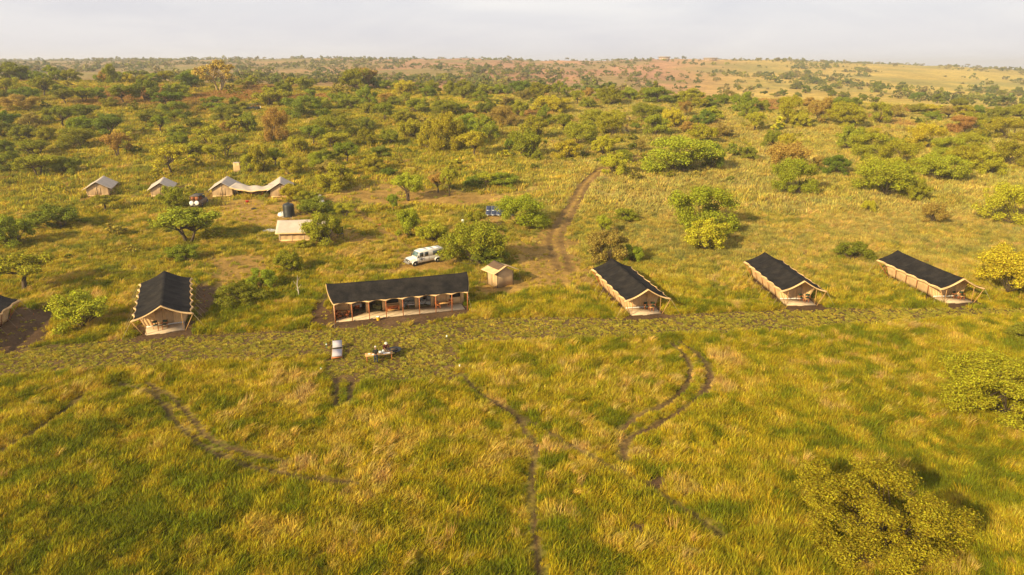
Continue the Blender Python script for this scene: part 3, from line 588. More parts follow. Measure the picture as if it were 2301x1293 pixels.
scatter('distant_scrub', PCF, xx, yy, terrain(xx, yy) - .2, r.integers(0, 6, n), np.stack([np.zeros(n), np.zeros(n), r.uniform(0, 6.28, n)], -1), sc_, pc, 'far scrub and thorn trees covering the distant hills', 'scrub')
print('scrub', n)

# low shrubs too small to tell apart between the trees of the slope
r = np.random.default_rng(78); n = 3000
yy = np.sqrt(r.uniform(96 ** 2, 335 ** 2, n)); xx = r.uniform(-.86, .86, n) * yy
so_, mw_, rt2, dt2 = masks(xx, yy); k = (r.uniform(size=n) < sstep(.42, .6, fbm(xx / 16, yy / 16, 57, 3)) * np.clip((yy - 70) / 150, .25, 1)) & (dt2 < .2) & (rt2 < .1) & ~((xx > -30) & (yy < 160)); xx, yy = xx[k], yy[k]; n = len(xx)
sz = r.lognormal(.55, .4, n); sc_ = np.stack([sz * r.uniform(.9, 1.4, n), sz * r.uniform(.9, 1.4, n), sz * r.uniform(.7, 1.2, n)], -1)
pc = np.array([(.25, .235, .02), (.15, .165, .018), (.30, .24, .04), (.34, .30, .02)])[r.integers(0, 4, n)] * r.uniform(.8, 1.25, n)[:, None]
scatter('slope_scrub', PCF, xx, yy, terrain(xx, yy) - .1, r.integers(0, 4, n), np.stack([np.zeros(n), np.zeros(n), r.uniform(0, 6.28, n)], -1), sc_, pc, 'small shrubs and saplings scattered between the trees of the slope', 'scrub')
print('slope scrub', n)
# ------------------------------------------------------------ mesh builder for the camp
class MB:
    def __init__(s): s.V = []; s.Q = []; s.T = []
    def box(s, c, size, rz=0, rx=0, ry=0, taper=1.0):
        M = Matrix.Translation(Vector(c)) @ Matrix.Rotation(rz, 4, 'Z') @ Matrix.Rotation(ry, 4, 'Y') @ Matrix.Rotation(rx, 4, 'X'); i = len(s.V); a, b, h = [q / 2 for q in size]
        for z, t in ((-h, 1), (h, taper)):
            for x, y in ((-a, -b), (a, -b), (a, b), (-a, b)): s.V.append(tuple(M @ Vector((x * t, y * t, z))))
        s.Q += [(i, i + 3, i + 2, i + 1), (i + 4, i + 5, i + 6, i + 7)] + [(i + k, i + (k + 1) % 4, i + 4 + (k + 1) % 4, i + 4 + k) for k in range(4)]; return s
    def bar(s, a, b, r, n=6, r2=None):
        a, b = Vector(a), Vector(b); d = (b - a).normalized(); u = d.cross(Vector((0, 0, 1))) if abs(d.z) < .95 else d.cross(Vector((1, 0, 0))); u.normalize(); v = d.cross(u); i = len(s.V); r2 = r if r2 is None else r2
        for p, q in ((a, r), (b, r2)):
            for k in range(n): t = 2 * math.pi * k / n; s.V.append(tuple(p + q * (u * math.cos(t) + v * math.sin(t))))
        for k in range(n): j = (k + 1) % n; s.Q.append((i + k, i + j, i + n + j, i + n + k))
        c0 = len(s.V); s.V += [tuple(a), tuple(b)]
        for k in range(n): j = (k + 1) % n; s.T += [(c0, i + j, i + k), (c0 + 1, i + n + k, i + n + j)]
        return s
    def lathe(s, prof, c=(0, 0, 0), n=16, axis='z'):
        i = len(s.V); m = len(prof)
        for r, z in prof:
            for k in range(n):
                t = 2 * math.pi * k / n; p = (r * math.cos(t), r * math.sin(t), z)
                if axis == 'y': p = (p[0], p[2], p[1])
                if axis == 'x': p = (p[2], p[0], p[1])
                s.V.append((c[0] + p[0], c[1] + p[1], c[2] + p[2]))
        for a in range(m - 1):
            for k in range(n): j = (k + 1) % n; s.Q.append((i + a * n + k, i + a * n + j, i + (a + 1) * n + j, i + (a + 1) * n + k))
        for a, fl in ((0, 1), (m - 1, 0)):
            if prof[a][0] > 1e-4:
                q = len(s.V); p = (0, 0, prof[a][1])
                if axis == 'y': p = (0, p[2], 0)
                if axis == 'x': p = (p[2], 0, 0)
                s.V.append((c[0] + p[0], c[1] + p[1], c[2] + p[2]))
                for k in range(n): j = (k + 1) % n; s.T.append((q, i + a * n + (j if fl else k), i + a * n + (k if fl else j)))
        return s
    def sheet(s, G, th):
        """grid of points (rows of rows) given a thickness along its normals"""
        G = np.array(G, float); a, b = G.shape[:2]
        du = np.gradient(G, axis=0); dv = np.gradient(G, axis=1); nr = np.cross(du, dv); nr /= np.linalg.norm(nr, axis=2)[..., None] + 1e-9
        i = len(s.V); s.V += [tuple(p) for p in (G + nr * th / 2).reshape(-1, 3)] + [tuple(p) for p in (G - nr * th / 2).reshape(-1, 3)]; m = a * b
        I = lambda x, y: i + x * b + y
        for x in range(a - 1):
            for y in range(b - 1): s.Q += [(I(x, y), I(x + 1, y), I(x + 1, y + 1), I(x, y + 1)), (m + I(x, y), m + I(x, y + 1), m + I(x + 1, y + 1), m + I(x + 1, y))]
        ring = [I(x, 0) for x in range(a)] + [I(a - 1, y) for y in range(1, b)] + [I(x, b - 1) for x in range(a - 2, -1, -1)] + [I(0, y) for y in range(b - 2, 0, -1)]
        for k in range(len(ring)): p, q = ring[k], ring[(k + 1) % len(ring)]; s.Q.append((p, m + p, m + q, q))
        return s
    def prism(s, P, a, b, ax='y'):
        """polygon in the plane across ax, extruded from a to b"""
        i = len(s.V); n = len(P)
        for t in (a, b):
            for p, q in P: s.V.append((p, t, q) if ax == 'y' else (t, p, q) if ax == 'x' else (p, q, t))
        for k in range(n): j = (k + 1) % n; s.Q.append((i + k, i + j, i + n + j, i + n + k))
        c = len(s.V); cp = np.mean(P, axis=0)
        for t in (a, b): s.V.append((cp[0], t, cp[1]) if ax == 'y' else (t, cp[0], cp[1]) if ax == 'x' else (cp[0], cp[1], t))
        for k in range(n): j = (k + 1) % n; s.T += [(c, i + j, i + k), (c + 1, i + n + k, i + n + j)]
        return s
    def build(s, name, m, parent=None, smooth=False):
        me = mesh_np(name, s.V, s.Q, s.T); me.materials.append(m)
        if smooth: me.polygons.foreach_set('use_smooth', np.ones(len(me.polygons), bool))
        return link(name, me, None, parent)
def thing(name, loc, rz=0, label=None, cat=None, group=None):
    o = link(name, None); o.location = loc; o.rotation_euler = (0, 0, rz); o.empty_display_size = .3
    return tag(o, label, cat, group)
def kids(o): return [c for c in bpy.data.objects if c.parent == o]
def copy_tree(o, parent=None):
    c = o.copy(); COL.objects.link(c); c.parent = parent
    for k in kids(o): copy_tree(k, c)
    return c
CANV = mat('cream_canvas', (.64, .42, .20), .9, (1.3, .18), .15)
CANV2 = mat('beige_canvas', (.46, .31, .165), .9, (1.1, .22), .15)
CANVG = mat('pale_canvas_roof', (.46, .38, .30), .9, (.9, .14), .12)
def net_mat():
    """woven black net, sun faded and dusty in drifts, with sewn seams"""
    m = bpy.data.materials.new('black_shade_net'); m.use_nodes = True; t = m.node_tree; bs = t.nodes['Principled BSDF']; bs.inputs['Roughness'].default_value = .95; bs.inputs['Specular IOR Level'].default_value = .05; lk = t.links.new
    co = N(t, 'ShaderNodeTexCoord'); a = N(t, 'ShaderNodeTexNoise'); a.inputs['Scale'].default_value = .9; a.inputs['Detail'].default_value = 6; a.inputs['Roughness'].default_value = .65
    f = N(t, 'ShaderNodeTexNoise'); f.inputs['Scale'].default_value = 16; f.inputs['Detail'].default_value = 3
    r1 = N(t, 'ShaderNodeValToRGB'); r1.color_ramp.elements[0].position = .3; r1.color_ramp.elements[0].color = (.010, .0095, .010, 1); r1.color_ramp.elements[1].position = .75; r1.color_ramp.elements[1].color = (.036, .030, .025, 1)
    mr = N(t, 'ShaderNodeMapRange'); mr.inputs['From Min'].default_value = .35; mr.inputs['From Max'].default_value = .65; mr.inputs['To Min'].default_value = .6; mr.inputs['To Max'].default_value = 1.45
    mu = N(t, 'ShaderNodeMix', data_type='RGBA', blend_type='MULTIPLY'); mu.inputs[0].default_value = 1
    bp = N(t, 'ShaderNodeBump'); bp.inputs['Strength'].default_value = .6; bp.inputs['Distance'].default_value = .06
    lk(co.outputs['Object'], a.inputs['Vector']); lk(co.outputs['Object'], f.inputs['Vector']); lk(a.outputs['Fac'], r1.inputs[0]); lk(f.outputs['Fac'], mr.inputs[0]); lk(r1.outputs[0], mu.inputs[6]); lk(mr.outputs[0], mu.inputs[7]); lk(mu.outputs[2], bs.inputs['Base Color']); lk(a.outputs['Fac'], bp.inputs['Height']); lk(bp.outputs[0], bs.inputs['Normal'])
    return m
NET = net_mat()
NETB = mat('brown_shade_net', (.14, .085, .05), .9, (10, .3), .4)
DECK = mat('deck_mat', (.50, .37, .23), .9, (2.2, .2), .15)
WOOD = mat('orange_varnished_wood', (.42, .13, .04), .55, (5, .3), .1)
WOODL = mat('light_wood', (.48, .27, .10), .6, (5, .25), .1)
ROPE = mat('rope', (.42, .33, .22), .9)
GRNC = mat('dark_green_canvas', (.030, .055, .03), .9, (8, .3))
DARK = mat('dark_mesh', (.028, .026, .022), .9)
WHITE = mat('white_cloth', (.70, .66, .60), .9, (3, .12))
OLIVE = mat('olive_cloth', (.20, .19, .06), .9, (4, .25))
FLOORI = mat('olive_floor_mat', (.14, .115, .045), .95, (3, .3))
GREYC = mat('grey_cushion', (.42, .42, .38), .9, (5, .3))
STEEL = mat('dark_steel', (.04, .04, .042), .45, None, 0, .5, .6)
BLACKP = mat('black_plastic', (.022, .024, .024), .5, (3, .3), .1, .4)
RED = mat('red_plastic', (.55, .03, .015), .5); YELP = mat('yellow_plastic', (.75, .45, .03), .5); WHITEP = mat('white_plastic', (.78, .76, .70), .5)
# ---- guest tent
def roof_z(s): return 1.92 + 1.22 * (1 - s) ** 1.55
def guest_tent():
    root = thing('guest_tent', (0, 0, 0)); LEN = 13.5; NS = 6
    def fly(s0, s1, y0, y1, lift, ns, ny, hw=2.88, scal=.30, keep=1.0):
        G = []
        for a in np.linspace(-1, 1, 2 * ns + 1):
            row = []
            for yv in np.linspace(y0, y1, ny):
                ph = (yv + .25) / LEN * NS; sc_ = abs(math.sin(math.pi * ph))
                e = s1 * (1 - scal / hw * sc_ ** .8 * (abs(a) > .985))
                s = abs(a) * s1 if abs(a) <= .985 else e
                end = min(yv - y0, y1 - yv); up = .10 * max(0, 1 - end / 1.4) ** 2
                sag = -.07 * math.sin(math.pi * np.clip((yv + .25) / LEN, 0, 1)) - .05 * sc_ * s
                wr = (.022 * math.sin(yv * 5.1 + a * 3) + .03 * math.sin(yv * 2.3 + a * 7 + 1)) * s
                row.append((math.copysign(hw * s, a) if a else 0, yv, roof_z(s) + sag + up * (1 - s) + lift + wr))
            G.append(row)
        return G
    MB().sheet(fly(0, 1.0, -.25, LEN - .25, 0, 14, 61), .03).build('fly_sheet', CANV, root, True)
    MB().sheet(fly(0, .94, -.02, LEN - .22, .07, 14, 61, scal=.16), .03).build('shade_net', NET, root, True)
    for k in range(1, NS): MB().sheet([[(2.88 * .9 * a, k * LEN / NS - .25 + dy, roof_z(abs(a) * .9) + .092 - .07 * math.sin(math.pi * k / NS)) for dy in (-.03, .03)] for a in np.linspace(-1, 1, 21)], .012).build('net_seam', DARK, root)
    # front hem band, scalloped side valances
    m = MB()
    hem = [[(x, -.27 + d * .0, roof_z(abs(x) / 2.88) - d + .10 * (1 - abs(x) / 2.88)) for d in (0, .11)] for x in np.linspace(-2.88, 2.88, 41)]
    m.sheet(hem, .03).build('front_hem', CANV, root, True)
    for sgn in (-1, 1):
        G = []
        for yv in np.linspace(-.25, LEN - .25, 73):
            sc_ = abs(math.sin(math.pi * (yv + .25) / LEN * NS)); x = 2.88 * (1 - .30 / 2.88 * sc_ ** .8) + .012
            zt = 1.92 + .02 - .05 * sc_ + .10 * sc_
            G.append([(sgn * x, yv, zt), (sgn * (x + .02), yv, zt - .17 - .14 * sc_)])
        MB().sheet(G, .025).build('valance', CANV, root, True)
    # porch floor, inner tent
    MB().box((0, 1.1, .06), (3.7, 2.3, .12)).box((0, -.06, .035), (.9, .22, .07)).build('porch_floor', DECK, root)
    def wall(p, q, h0, h1, name, n=26, wav=.02, m_=CANV):
        p, q = np.array(p, float), np.array(q, float); d = (q - p) / np.linalg.norm(q - p); nr = np.array([d[1], -d[0]])
        G = [[(*(p + (q - p) * t + nr * wav * math.sin(t * n * 2.1) * (1 - .5 * k)), h0 + (h1(t) - h0) * k) for k in (0, .35, .7, 1)] for t in np.linspace(0, 1, n + 1)]
        return MB().sheet(G, .03).build(name, m_, root, True)
    for sgn in (-1, 1):   # side walls lean out from the floor to the eave
        G = [[(sgn * (1.86 + .68 * k + .025 * math.sin(q * 61) * math.sin(3 * k) + .02 * math.sin(q * 23)), 2.2 + 9.4 * q, 1.86 * k) for k in (0, .3, .65, 1)] for q in np.linspace(0, 1, 49)]
        MB().sheet(G, .03).build('side_wall', CANV, root, True)
    gab = lambda t: roof_z(abs(2 * t - 1) * 2.2 / 2.88) - .06
    wall((-1.8, 11.6), (1.8, 11.6), 0, gab, 'rear_wall', 20)
    # front wall with the fan of gathered drapes either side of the door
    G = []
    for t in np.linspace(-1, 1, 57):
        row = []
        for k in np.linspace(0, 1, 9):
            zt = roof_z(abs(t) * 2.5 / 2.88) - .06; z = .12 + (zt - .12) * k
            x = t * (1.84 + .66 * min(1, z / 1.86)); pl = .05 * math.sin(t * 40) * (1 - .6 * k)
            row.append((x, 2.2 + pl, z))
        G.append(row)
    fr = MB().sheet(G, .02).build('front_wall', CANV, root, True)
    G = [[(1.8 * t, 2.16, .12 + .14 * k) for k in (0, 1)] for t in np.linspace(-1, 1, 9)]
    MB().sheet(G, .03).build('skirting', WHITE, fr)
    for sgn in (-1, 1):
        MB().sheet([[(sgn * (.12 + .75 * t), 2.10 + .03 * math.sin(9 * t), .3 + z * (1 - .15 * t)) for z in np.linspace(0, 1.75, 5)] for t in np.linspace(0, 1, 9)], .015).build('door_flap', CANV2, fr, True)
    # leaning poles and guy ropes
    for sgn in (-1, 1):
        for k in range(NS + 1):
            yv = -.22 + k * LEN / NS
            if k in (0, 1, 2, 3, 4, 5, 6): MB().bar((sgn * 1.92, min(yv + .1, 11.5) + (1.0 if 0 < k < 6 else 0), .0), (sgn * 2.84, yv, 1.88), .042).build('side_pole', WOODL if k < 1 else WOOD, root)
            m = MB().bar((sgn * 2.84, yv, 1.90), (sgn * 3.95, yv - (.5 if k == 0 else 0), .05), .012, 4); m.build('guy_rope', ROPE, root)
            MB().bar((sgn * 3.97, yv - (.5 if k == 0 else 0), .22), (sgn * 3.9, yv - (.5 if k == 0 else 0), -.1), .025, 5).build('peg', WOOD, root)
        MB().bar((sgn * 1.75, .1, .1), (sgn * 1.75, .1, roof_z(.61) - .04), .035).build('porch_pole', WOODL, root)
    MB().bar((0, 11.55, 0), (0, 11.55, 3.0), .04).build('ridge_pole', WOOD, root); MB().bar((0, -.1, 3.06), (0, LEN - .5, 2.98), .035).build('ridge_beam', WOOD, root)
    return root
def director_chair(seatm, woodm):
    t = thing('folding_chair', (0, 0, 0))
    MB().box((0, 0, .44), (.48, .44, .035)).build('seat', seatm, t)
    MB().box((0, .23, .74), (.50, .03, .26), rx=-.12).build('backrest', seatm, t)
    for x in (-.26, .26):
        MB().bar((x, -.22, .02), (x, .22, .62), .018, 5).build('leg', woodm, t); MB().bar((x, .22, .02), (x, -.22, .62), .018, 5).build('leg', woodm, t)
        MB().box((x, 0, .635), (.05, .52, .025)).build('armrest', woodm, t); MB().bar((x, .215, .60), (x, .265, .90), .018, 5).build('back_post', woodm, t)
    return t
def low_table(topm, woodm, w=.5, d=.5, h=.48):
    t = thing('side_table', (0, 0, 0)); MB().box((0, 0, h), (w, d, .035)).build('table_top', topm, t)
    for x in (-1, 1):
        for y in (-1, 1): MB().box((x * (w / 2 - .04), y * (d / 2 - .04), h / 2 - .01), (.045, .045, h - .035)).build('leg', woodm, t)
    return t
def place(o, first, local, fr_, rz, label, group=None, cat=None):
    """put a (copied) thing at a point given in a tent's own frame"""
    c = o if first else copy_tree(o)
    p, d, r = fr_; q = p + r * local[0] + d * local[1]; ang = math.atan2(d[1], d[0]) - math.pi / 2
    c.location = (q[0], q[1], local[2]); c.rotation_euler = (0, 0, ang + rz); tag(c, label, cat, group); return c
tent0 = guest_tent()
chair0 = director_chair(GRNC, WOOD); table0 = low_table(WOODL, WOOD)
TL = ['black roofed guest tent on the left with lit porch facing the meadow', 'black roofed guest tent just right of the dirt track, first of the right hand three', 'black roofed guest tent in the middle of the right hand three',
      'rightmost black roofed guest tent beside the big bush', 'black roofed guest tent cut by the left picture edge']
TW = ['the left guest tent', 'the first right hand tent', 'the middle right hand tent', 'the rightmost tent']
for i, (c, d, s) in enumerate(GT):
    fr_ = frame(c, d); o = tent0 if i == 0 else copy_tree(tent0)
    o.location = (c[0], c[1], .02); o.rotation_euler = (0, 0, math.atan2(fr_[1][1], fr_[1][0]) - math.pi / 2); o.scale = (s, s, 1)
    tag(o, TL[i], 'tent', 'black roofed guest tents')
    if i < 4:
        a, b = (-.95, .0) if i == 0 else (.55, 1.35)
        place(chair0, i == 0, (a, 1.45, .14), fr_, .2, 'left green folding chair on the porch of ' + TW[i], 'green porch chairs', 'chair')
        place(chair0, False, (b if i == 0 else b, 1.35, .14), fr_, -.25, 'right green folding chair on the porch of ' + TW[i], 'green porch chairs', 'chair')
        place(table0, i == 0, ((a + b) / 2, .85, .14), fr_, 0, 'small wooden side table on the porch of ' + TW[i], 'porch side tables', 'table')
# ---- long mess tent
def mess_tent():
    root = thing('mess_tent', (MC0[0], MC0[1], .02), math.atan2(MD[1], MD[0]), 'long open fronted mess tent with black shade net roof and eight bays', 'tent')
    LX, D, NB = 15.6, 6.2, 8
    def rz(v):
        s = abs(2 * v - 1); return 2.22 + 1.55 * (1 - s) ** 1.25
    def fly(v0, v1, x0, x1, lift, nx, nv, scal):
        G = []
        for v in np.linspace(v0, v1, nv):
            row = []
            for t in np.linspace(0, 1, nx):
                s = abs(2 * v - 1); over = .62 * (1 - s ** 2)
                xx = (x0 - over) + (x1 - x0 + 2 * over) * t
                bay = abs(math.sin(math.pi * np.clip(xx / LX, 0, 1) * NB)); vv = v
                if s > .985: vv = v + math.copysign(scal * bay, .5 - v)
                endd = min(t, 1 - t); up = .10 * max(0, 1 - endd / .06) ** 2 * (1 - s)
                row.append((xx, D * vv, rz(vv) + lift - .06 * math.sin(math.pi * t) * (1 - s) + up + .02 * math.sin(xx * 4 + v * 9) * s + .05 * bay * (s > .9)))
            G.append(row)
        return G
    MB().sheet(fly(0, 1, 0, LX, 0, 97, 25, .045), .03).build('fly_sheet', CANV, root, True)
    MB().sheet(fly(.024, .976, .02, LX + .0, .06, 97, 25, .03), .03).build('shade_net', NET, root, True)
    G = []
    for xx in np.linspace(0, LX, 97):
        b = abs(math.sin(math.pi * xx / LX * NB)); G.append([(xx, D * .045 * b - .01, 2.24 + .14 * b), (xx, D * .045 * b - .03, 2.13 + .13 * b)])
    MB().sheet(G, .025).build('valance', CANV, root, True)
    MB().sheet([[(-.62 * (1 - abs(2 * v - 1) ** 2) - .02, D * v, rz(v) - .02 + .08 * (1 - abs(2 * v - 1)) - dd) for dd in (0, .06)] for v in np.linspace(0, 1, 15)], .03).build('end_hem', CANV, root, True)
    MB().sheet([[(LX + .62 * (1 - abs(2 * v - 1) ** 2) + .02, D * v, rz(v) - .02 + .08 * (1 - abs(2 * v - 1)) - dd) for dd in (0, .06)] for v in np.linspace(0, 1, 15)], .03).build('end_hem', CANV, root, True)
    MB().box((LX / 2 - .1, 1.45, .05), (LX - .5, 2.3, .10)).build('porch_floor', DECK, root)
    MB().box((LX / 2, 4.2, .045), (LX - .6, 3.2, .09)).build('inner_floor', FLOORI, root)
    bw = LX / NB
    for k in range(NB + 1):
        x = np.clip(k * bw, .04, LX - .04); MB().bar((x, .16, 0), (x, .10, 2.22), .05, 8).build('front_pole', WOOD, root)
        MB().box((np.clip(k * bw, .2, LX - .2), 2.5, 1.25), (.40, .10, 2.5)).build('canvas_column', CANV, root)
        MB().bar((x, 5.9, 0), (x, 6.05, 2.2), .045, 6).build('rear_pole', WOOD, root)
        m = MB().bar((x, .05, 2.22), (x + (k - 4) * .05, -1.5, .03), .010, 4)
        if k in (0, 8): m.build('guy_rope', ROPE, root)
    def wall(p, q, z0, zf, name, n, m_, wv=.02):
        p, q = np.array(p, float), np.array(q, float); d = (q - p) / np.linalg.norm(q - p); nr = np.array([d[1], -d[0]])
        return MB().sheet([[(*(p + (q - p) * t + nr * wv * math.sin(t * n * 1.9)), z0 + (zf(t) - z0) * k) for k in (0, .5, 1)] for t in np.linspace(0, 1, n + 1)], .03).build(name, m_, root, True)
    wall((.1, 5.8), (LX - .1, 5.8), 0, lambda t: 2.25, 'rear_wall', 60, CANV2)
    for x in (.06, LX - .06): wall((x, 2.5), (x, 5.8), 0, lambda t: rz(np.clip((2.5 + 3.3 * t) / D, 0, 1)) - .06, 'end_wall', 16, CANV)
    wall((.05, .35), (.05, 2.5), 0, lambda t: rz((.35 + 2.15 * t) / D) - .08, 'end_wall', 10, CANV)
    wall((.15, 2.54), (bw, 2.54), .1, lambda t: 2.9, 'front_panel', 10, CANV); wall((6 * bw, 2.54), (7 * bw, 2.54), .1, lambda t: 2.9, 'front_panel', 18, CANV, .05)
    for b in (3, 7):
        f = wall((b * bw, 2.54), ((b + 1) * bw, 2.54), .1, lambda t: .95, 'half_wall', 10, CANV); MB().box((b * bw + bw / 2, 2.60, 1.65), (bw - .3, .03, 1.3)).build('mesh_window', DARK, f)
    MB().bar((.0, 2.5, 2.85), (LX, 2.5, 2.85), .05).build('beam', WOOD, root); MB().bar((-.5, D / 2, 3.72), (LX + .5, D / 2, 3.72), .05).build('ridge_beam', WOOD, root)
    return root, bw
mess, BW = mess_tent()
MF = (MC0, MR, MD)   # frame: x along the front, y into the tent
def armchair(m_, wide=.85, n='armchair'):
    t = thing(n, (0, 0, 0)); MB().box((0, 0, .26), (wide, .78, .26)).build('seat_base', m_, t)
    k = max(1, round(wide / .7))
    for j in range(k): MB().box((-wide / 2 + .1 + (wide - .2) * (j + .5) / k, -.04, .44), ((wide - .2) / k - .03, .62, .13), taper=.93).build('cushion', m_, t)
    MB().box((0, .34, .58), (wide, .16, .62), rx=-.12).build('backrest', m_, t)
    for s in (-1, 1): MB().box((s * (wide / 2 + .02), 0, .38), (.13, .80, .44)).build('armrest', m_, t)
    for s in (-1, 1):
        for y in (-.3, .3): MB().bar((s * (wide / 2 - .08), y, .0), (s * (wide / 2 - .08), y, .15), .025, 5).build('leg', WOOD, t)
    return t
def dining_table(w, d, h, top, cloth=None):
    t = low_table(top, WOOD, w, d, h); t.name = 'dining_table'
    if cloth is not None:
        m = MB(); ring = []
        m.box((0, 0, h + .03), (w + .06, d + .06, .02)); c = m.build('tablecloth', cloth, t)
        for sx, sy, L_ in ((0, -1, w), (0, 1, w), (-1, 0, d), (1, 0, d)):
            G = [[((sx * (w / 2 + .035 + .02 * math.sin(q * 21)) if sx else (q - .5) * L_), (sy * (d / 2 + .035 + .02 * math.sin(q * 21)) if sy else (q - .5) * L_), h + .02 - zz) for zz in (0, .18, .36)] for q in np.linspace(0, 1, 13)]
            MB().sheet(G, .012).build('cloth_drop', cloth, c)
    return t
cw = director_chair(WOOD, WOOD)
RUSTC = mat('rust_canvas', (.34, .12, .045), .9, (5, .3))
for ch in kids(cw):
    pass
ci = 0
for (x, y, rz_, lb) in ((.55, 1.0, .9, 'front left one of the wooden chairs in the leftmost mess tent bay'), (1.35, 1.25, -.9, 'right one of the wooden chairs in the leftmost mess tent bay'), (.6, 1.95, 2.6, 'back one of the wooden chairs in the leftmost mess tent bay'),
                        (12.2, 1.5, .5, 'left one of the wooden chairs at the table in front of the drapes'), (13.75, 1.6, -.5, 'right one of the wooden chairs at the table in front of the drapes'), (2.75, 3.15, math.pi, 'folding stool chair in front of the white clothed table in the mess tent')):
    place(cw, ci == 0, (x, y, .12), MF, rz_, lb, 'wooden chairs of the mess tent', 'chair'); ci += 1
tb = dining_table(1.1, .65, .72, WOODL, None); place(tb, True, (.85, 1.62, .12), MF, .1, 'small wooden table in the leftmost bay of the mess tent', None, 'table')
tb = dining_table(1.0, .7, .76, WOODL, WHITE); place(tb, True, (2.75, 3.9, .11), MF, 0, 'table with white cloth inside the second mess tent bay', None, 'table')
tb = dining_table(1.3, .7, .62, WOODL, None); place(tb, True, (13.0, 1.55, .12), MF, 0, 'low wooden table in front of the closed drapes of the mess tent', None, 'table')
a1 = armchair(OLIVE); place(a1, True, (5.2, 3.35, .11), MF, -.5, 'olive armchair in the third mess tent bay', None, 'armchair')
sb = thing('sideboard', (0, 0, 0)); MB().box((0, 0, .78), (1.5, .45, .05)).build('counter_top', WOODL, sb); MB().box((0, .2, .42), (1.44, .03, .66)).build('back_panel', WOOD, sb); MB().box((0, 0, .18), (1.4, .4, .03)).build('shelf', WOODL, sb)
for x in (-.7, .7):
    for y in (-.18, .18): MB().box((x, y, .38), (.06, .05, .76)).build('leg', WOOD, sb)
place(sb, True, (6.85, 2.05, .12), MF, 0, 'wooden sideboard against the half wall of the fourth mess tent bay', None, 'sideboard')
s1_ = armchair(GREYC, 1.75, 'sofa'); place(s1_, True, (8.95, 3.7, .11), MF, 0, 'grey cushioned sofa in the fifth mess tent bay', None, 'sofa')
a2 = armchair(GREYC, .8); place(a2, True, (8.05, 3.1, .11), MF, 1.2, 'dark armchair at the left of the grey sofa in the mess tent', 'grey mess tent armchairs', 'armchair')
place(a2, False, (10.35, 3.5, .11), MF, .1, 'grey armchair between the sofa and the sixth bay', 'grey mess tent armchairs', 'armchair'); place(a2, False, (11.35, 3.3, .11), MF, -.7, 'grey armchair at the right side of the sixth mess tent bay', 'grey mess tent armchairs', 'armchair')
ct = low_table(WHITE, WOOD, 1.0, .55, .42); ct.name = 'coffee_table'; place(ct, True, (9.2, 2.75, .11), MF, 0, 'white topped coffee table before the grey sofa', None, 'table')
trk_ = thing('trunk_chest', (0, 0, 0)); MB().box((0, 0, .17), (.62, .36, .34)).build('chest_body', STEEL, trk_); MB().box((0, 0, .36), (.65, .39, .06)).build('lid', STEEL, trk_); place(trk_, True, (1.72, 1.55, .10), MF, 0, 'black chest on the mess tent porch by the first inner column', None, 'chest')
bk = thing('bucket', (*flat(850, 720), .0), 0, 'yellow bucket on the bare soil in front of the mess tent', 'bucket')
MB().lathe([(.17, 0), (.18, .02), (.21, .42), (.22, .43), (.20, .43), (.18, .05)], n=14).build('pail', YELP, bk, True); MB().lathe([(.21, .44), (.20, .50), (.05, .54)], n=14).build('lid', WHITEP, bk, True)
hd = MB(); P_ = [(.21 * math.cos(a), 0, .42 + .14 * math.sin(a)) for a in np.linspace(0, math.pi, 9)]
for k in range(8): hd.bar(P_[k], P_[k + 1], .008, 4)
hd.build('handle', STEEL, bk)
# ---- small cabin tent with brown net patch
def cabin():
    p0 = np.array(flat(1118, 648)); p1 = np.array(flat(1155, 640)); d = p1 - p0; d /= np.hypot(*d); n_ = np.array([-d[1], d[0]]); c = p0 + d * 1.25 + n_ * 1.15
    root = thing('cabin_tent', (c[0], c[1], .0), math.atan2(d[1], d[0]), 'small upright cream cabin tent right of the mess tent', 'tent'); a, b = 1.25, 1.15
    for nm, P in (('front_wall', [(-a, -b), (a, -b)]), ('rear_wall', [(-a, b), (a, b)]), ('side_wall', [(-a, -b), (-a, b)]), ('side_wall', [(a, -b), (a, b)])):
        p, q = np.array(P[0]), np.array(P[1]); gable = abs(p[1] - q[1]) < .01
        G = [[(*(p + (q - p) * t), h * ((2.0 + (.75 * (1 - abs(2 * t - 1)) if gable else 0)))) for h in (0, .5, 1)] for t in np.linspace(0, 1, 11)]
        MB().sheet(G, .03).build(nm, CANV2, root, True)
    # ridge runs along the depth, swept up eaves
    def rf(x0, x1, y0, y1, lift):
        G = []
        for t in np.linspace(x0, x1, 17):
            s = abs(t); z = 2.02 + .80 * (1 - s) ** 1.0 + .28 * max(0, s - .55) ** 1.5 - .02
            G.append([(2.1 * t, yv, z + lift + .20 * (abs(yv) / 1.6) ** 2 * (1 - s)) for yv in np.linspace(y0, y1, 9)])
        return G
    MB().sheet(rf(-1, 1, -1.55, 1.6, 0), .03).build('fly_sheet', CANV, root, True)
    MB().sheet(rf(-.50, .30, -1.1, 1.55, .05), .03).build('shade_net', NETB, root, True)
    for x in (-a - .02, a + .02):
        for y in (-b - .02, b + .02): MB().bar((x, y, 0), (x, y, 2.05), .03, 5).build('corner_pole', STEEL, root)
    MB().sheet([[(-a - .025, -.45 + .5 * t, .1 + 1.7 * k) for k in (0, 1)] for t in (0, .5, 1)], .02).build('door_flap', CANV, root); MB().bar((-a - .04, .1, .05), (-a - .04, .1, 1.9), .02, 4).build('zip', DARK, root)
    for x in (-2.05, 2.05):
        for y in (-1.5, 1.5): MB().bar((x, y, 2.05), (x * 1.08, y * 1.1, 0), .018, 4).build('eave_pole', STEEL, root)
    return root
cabin()
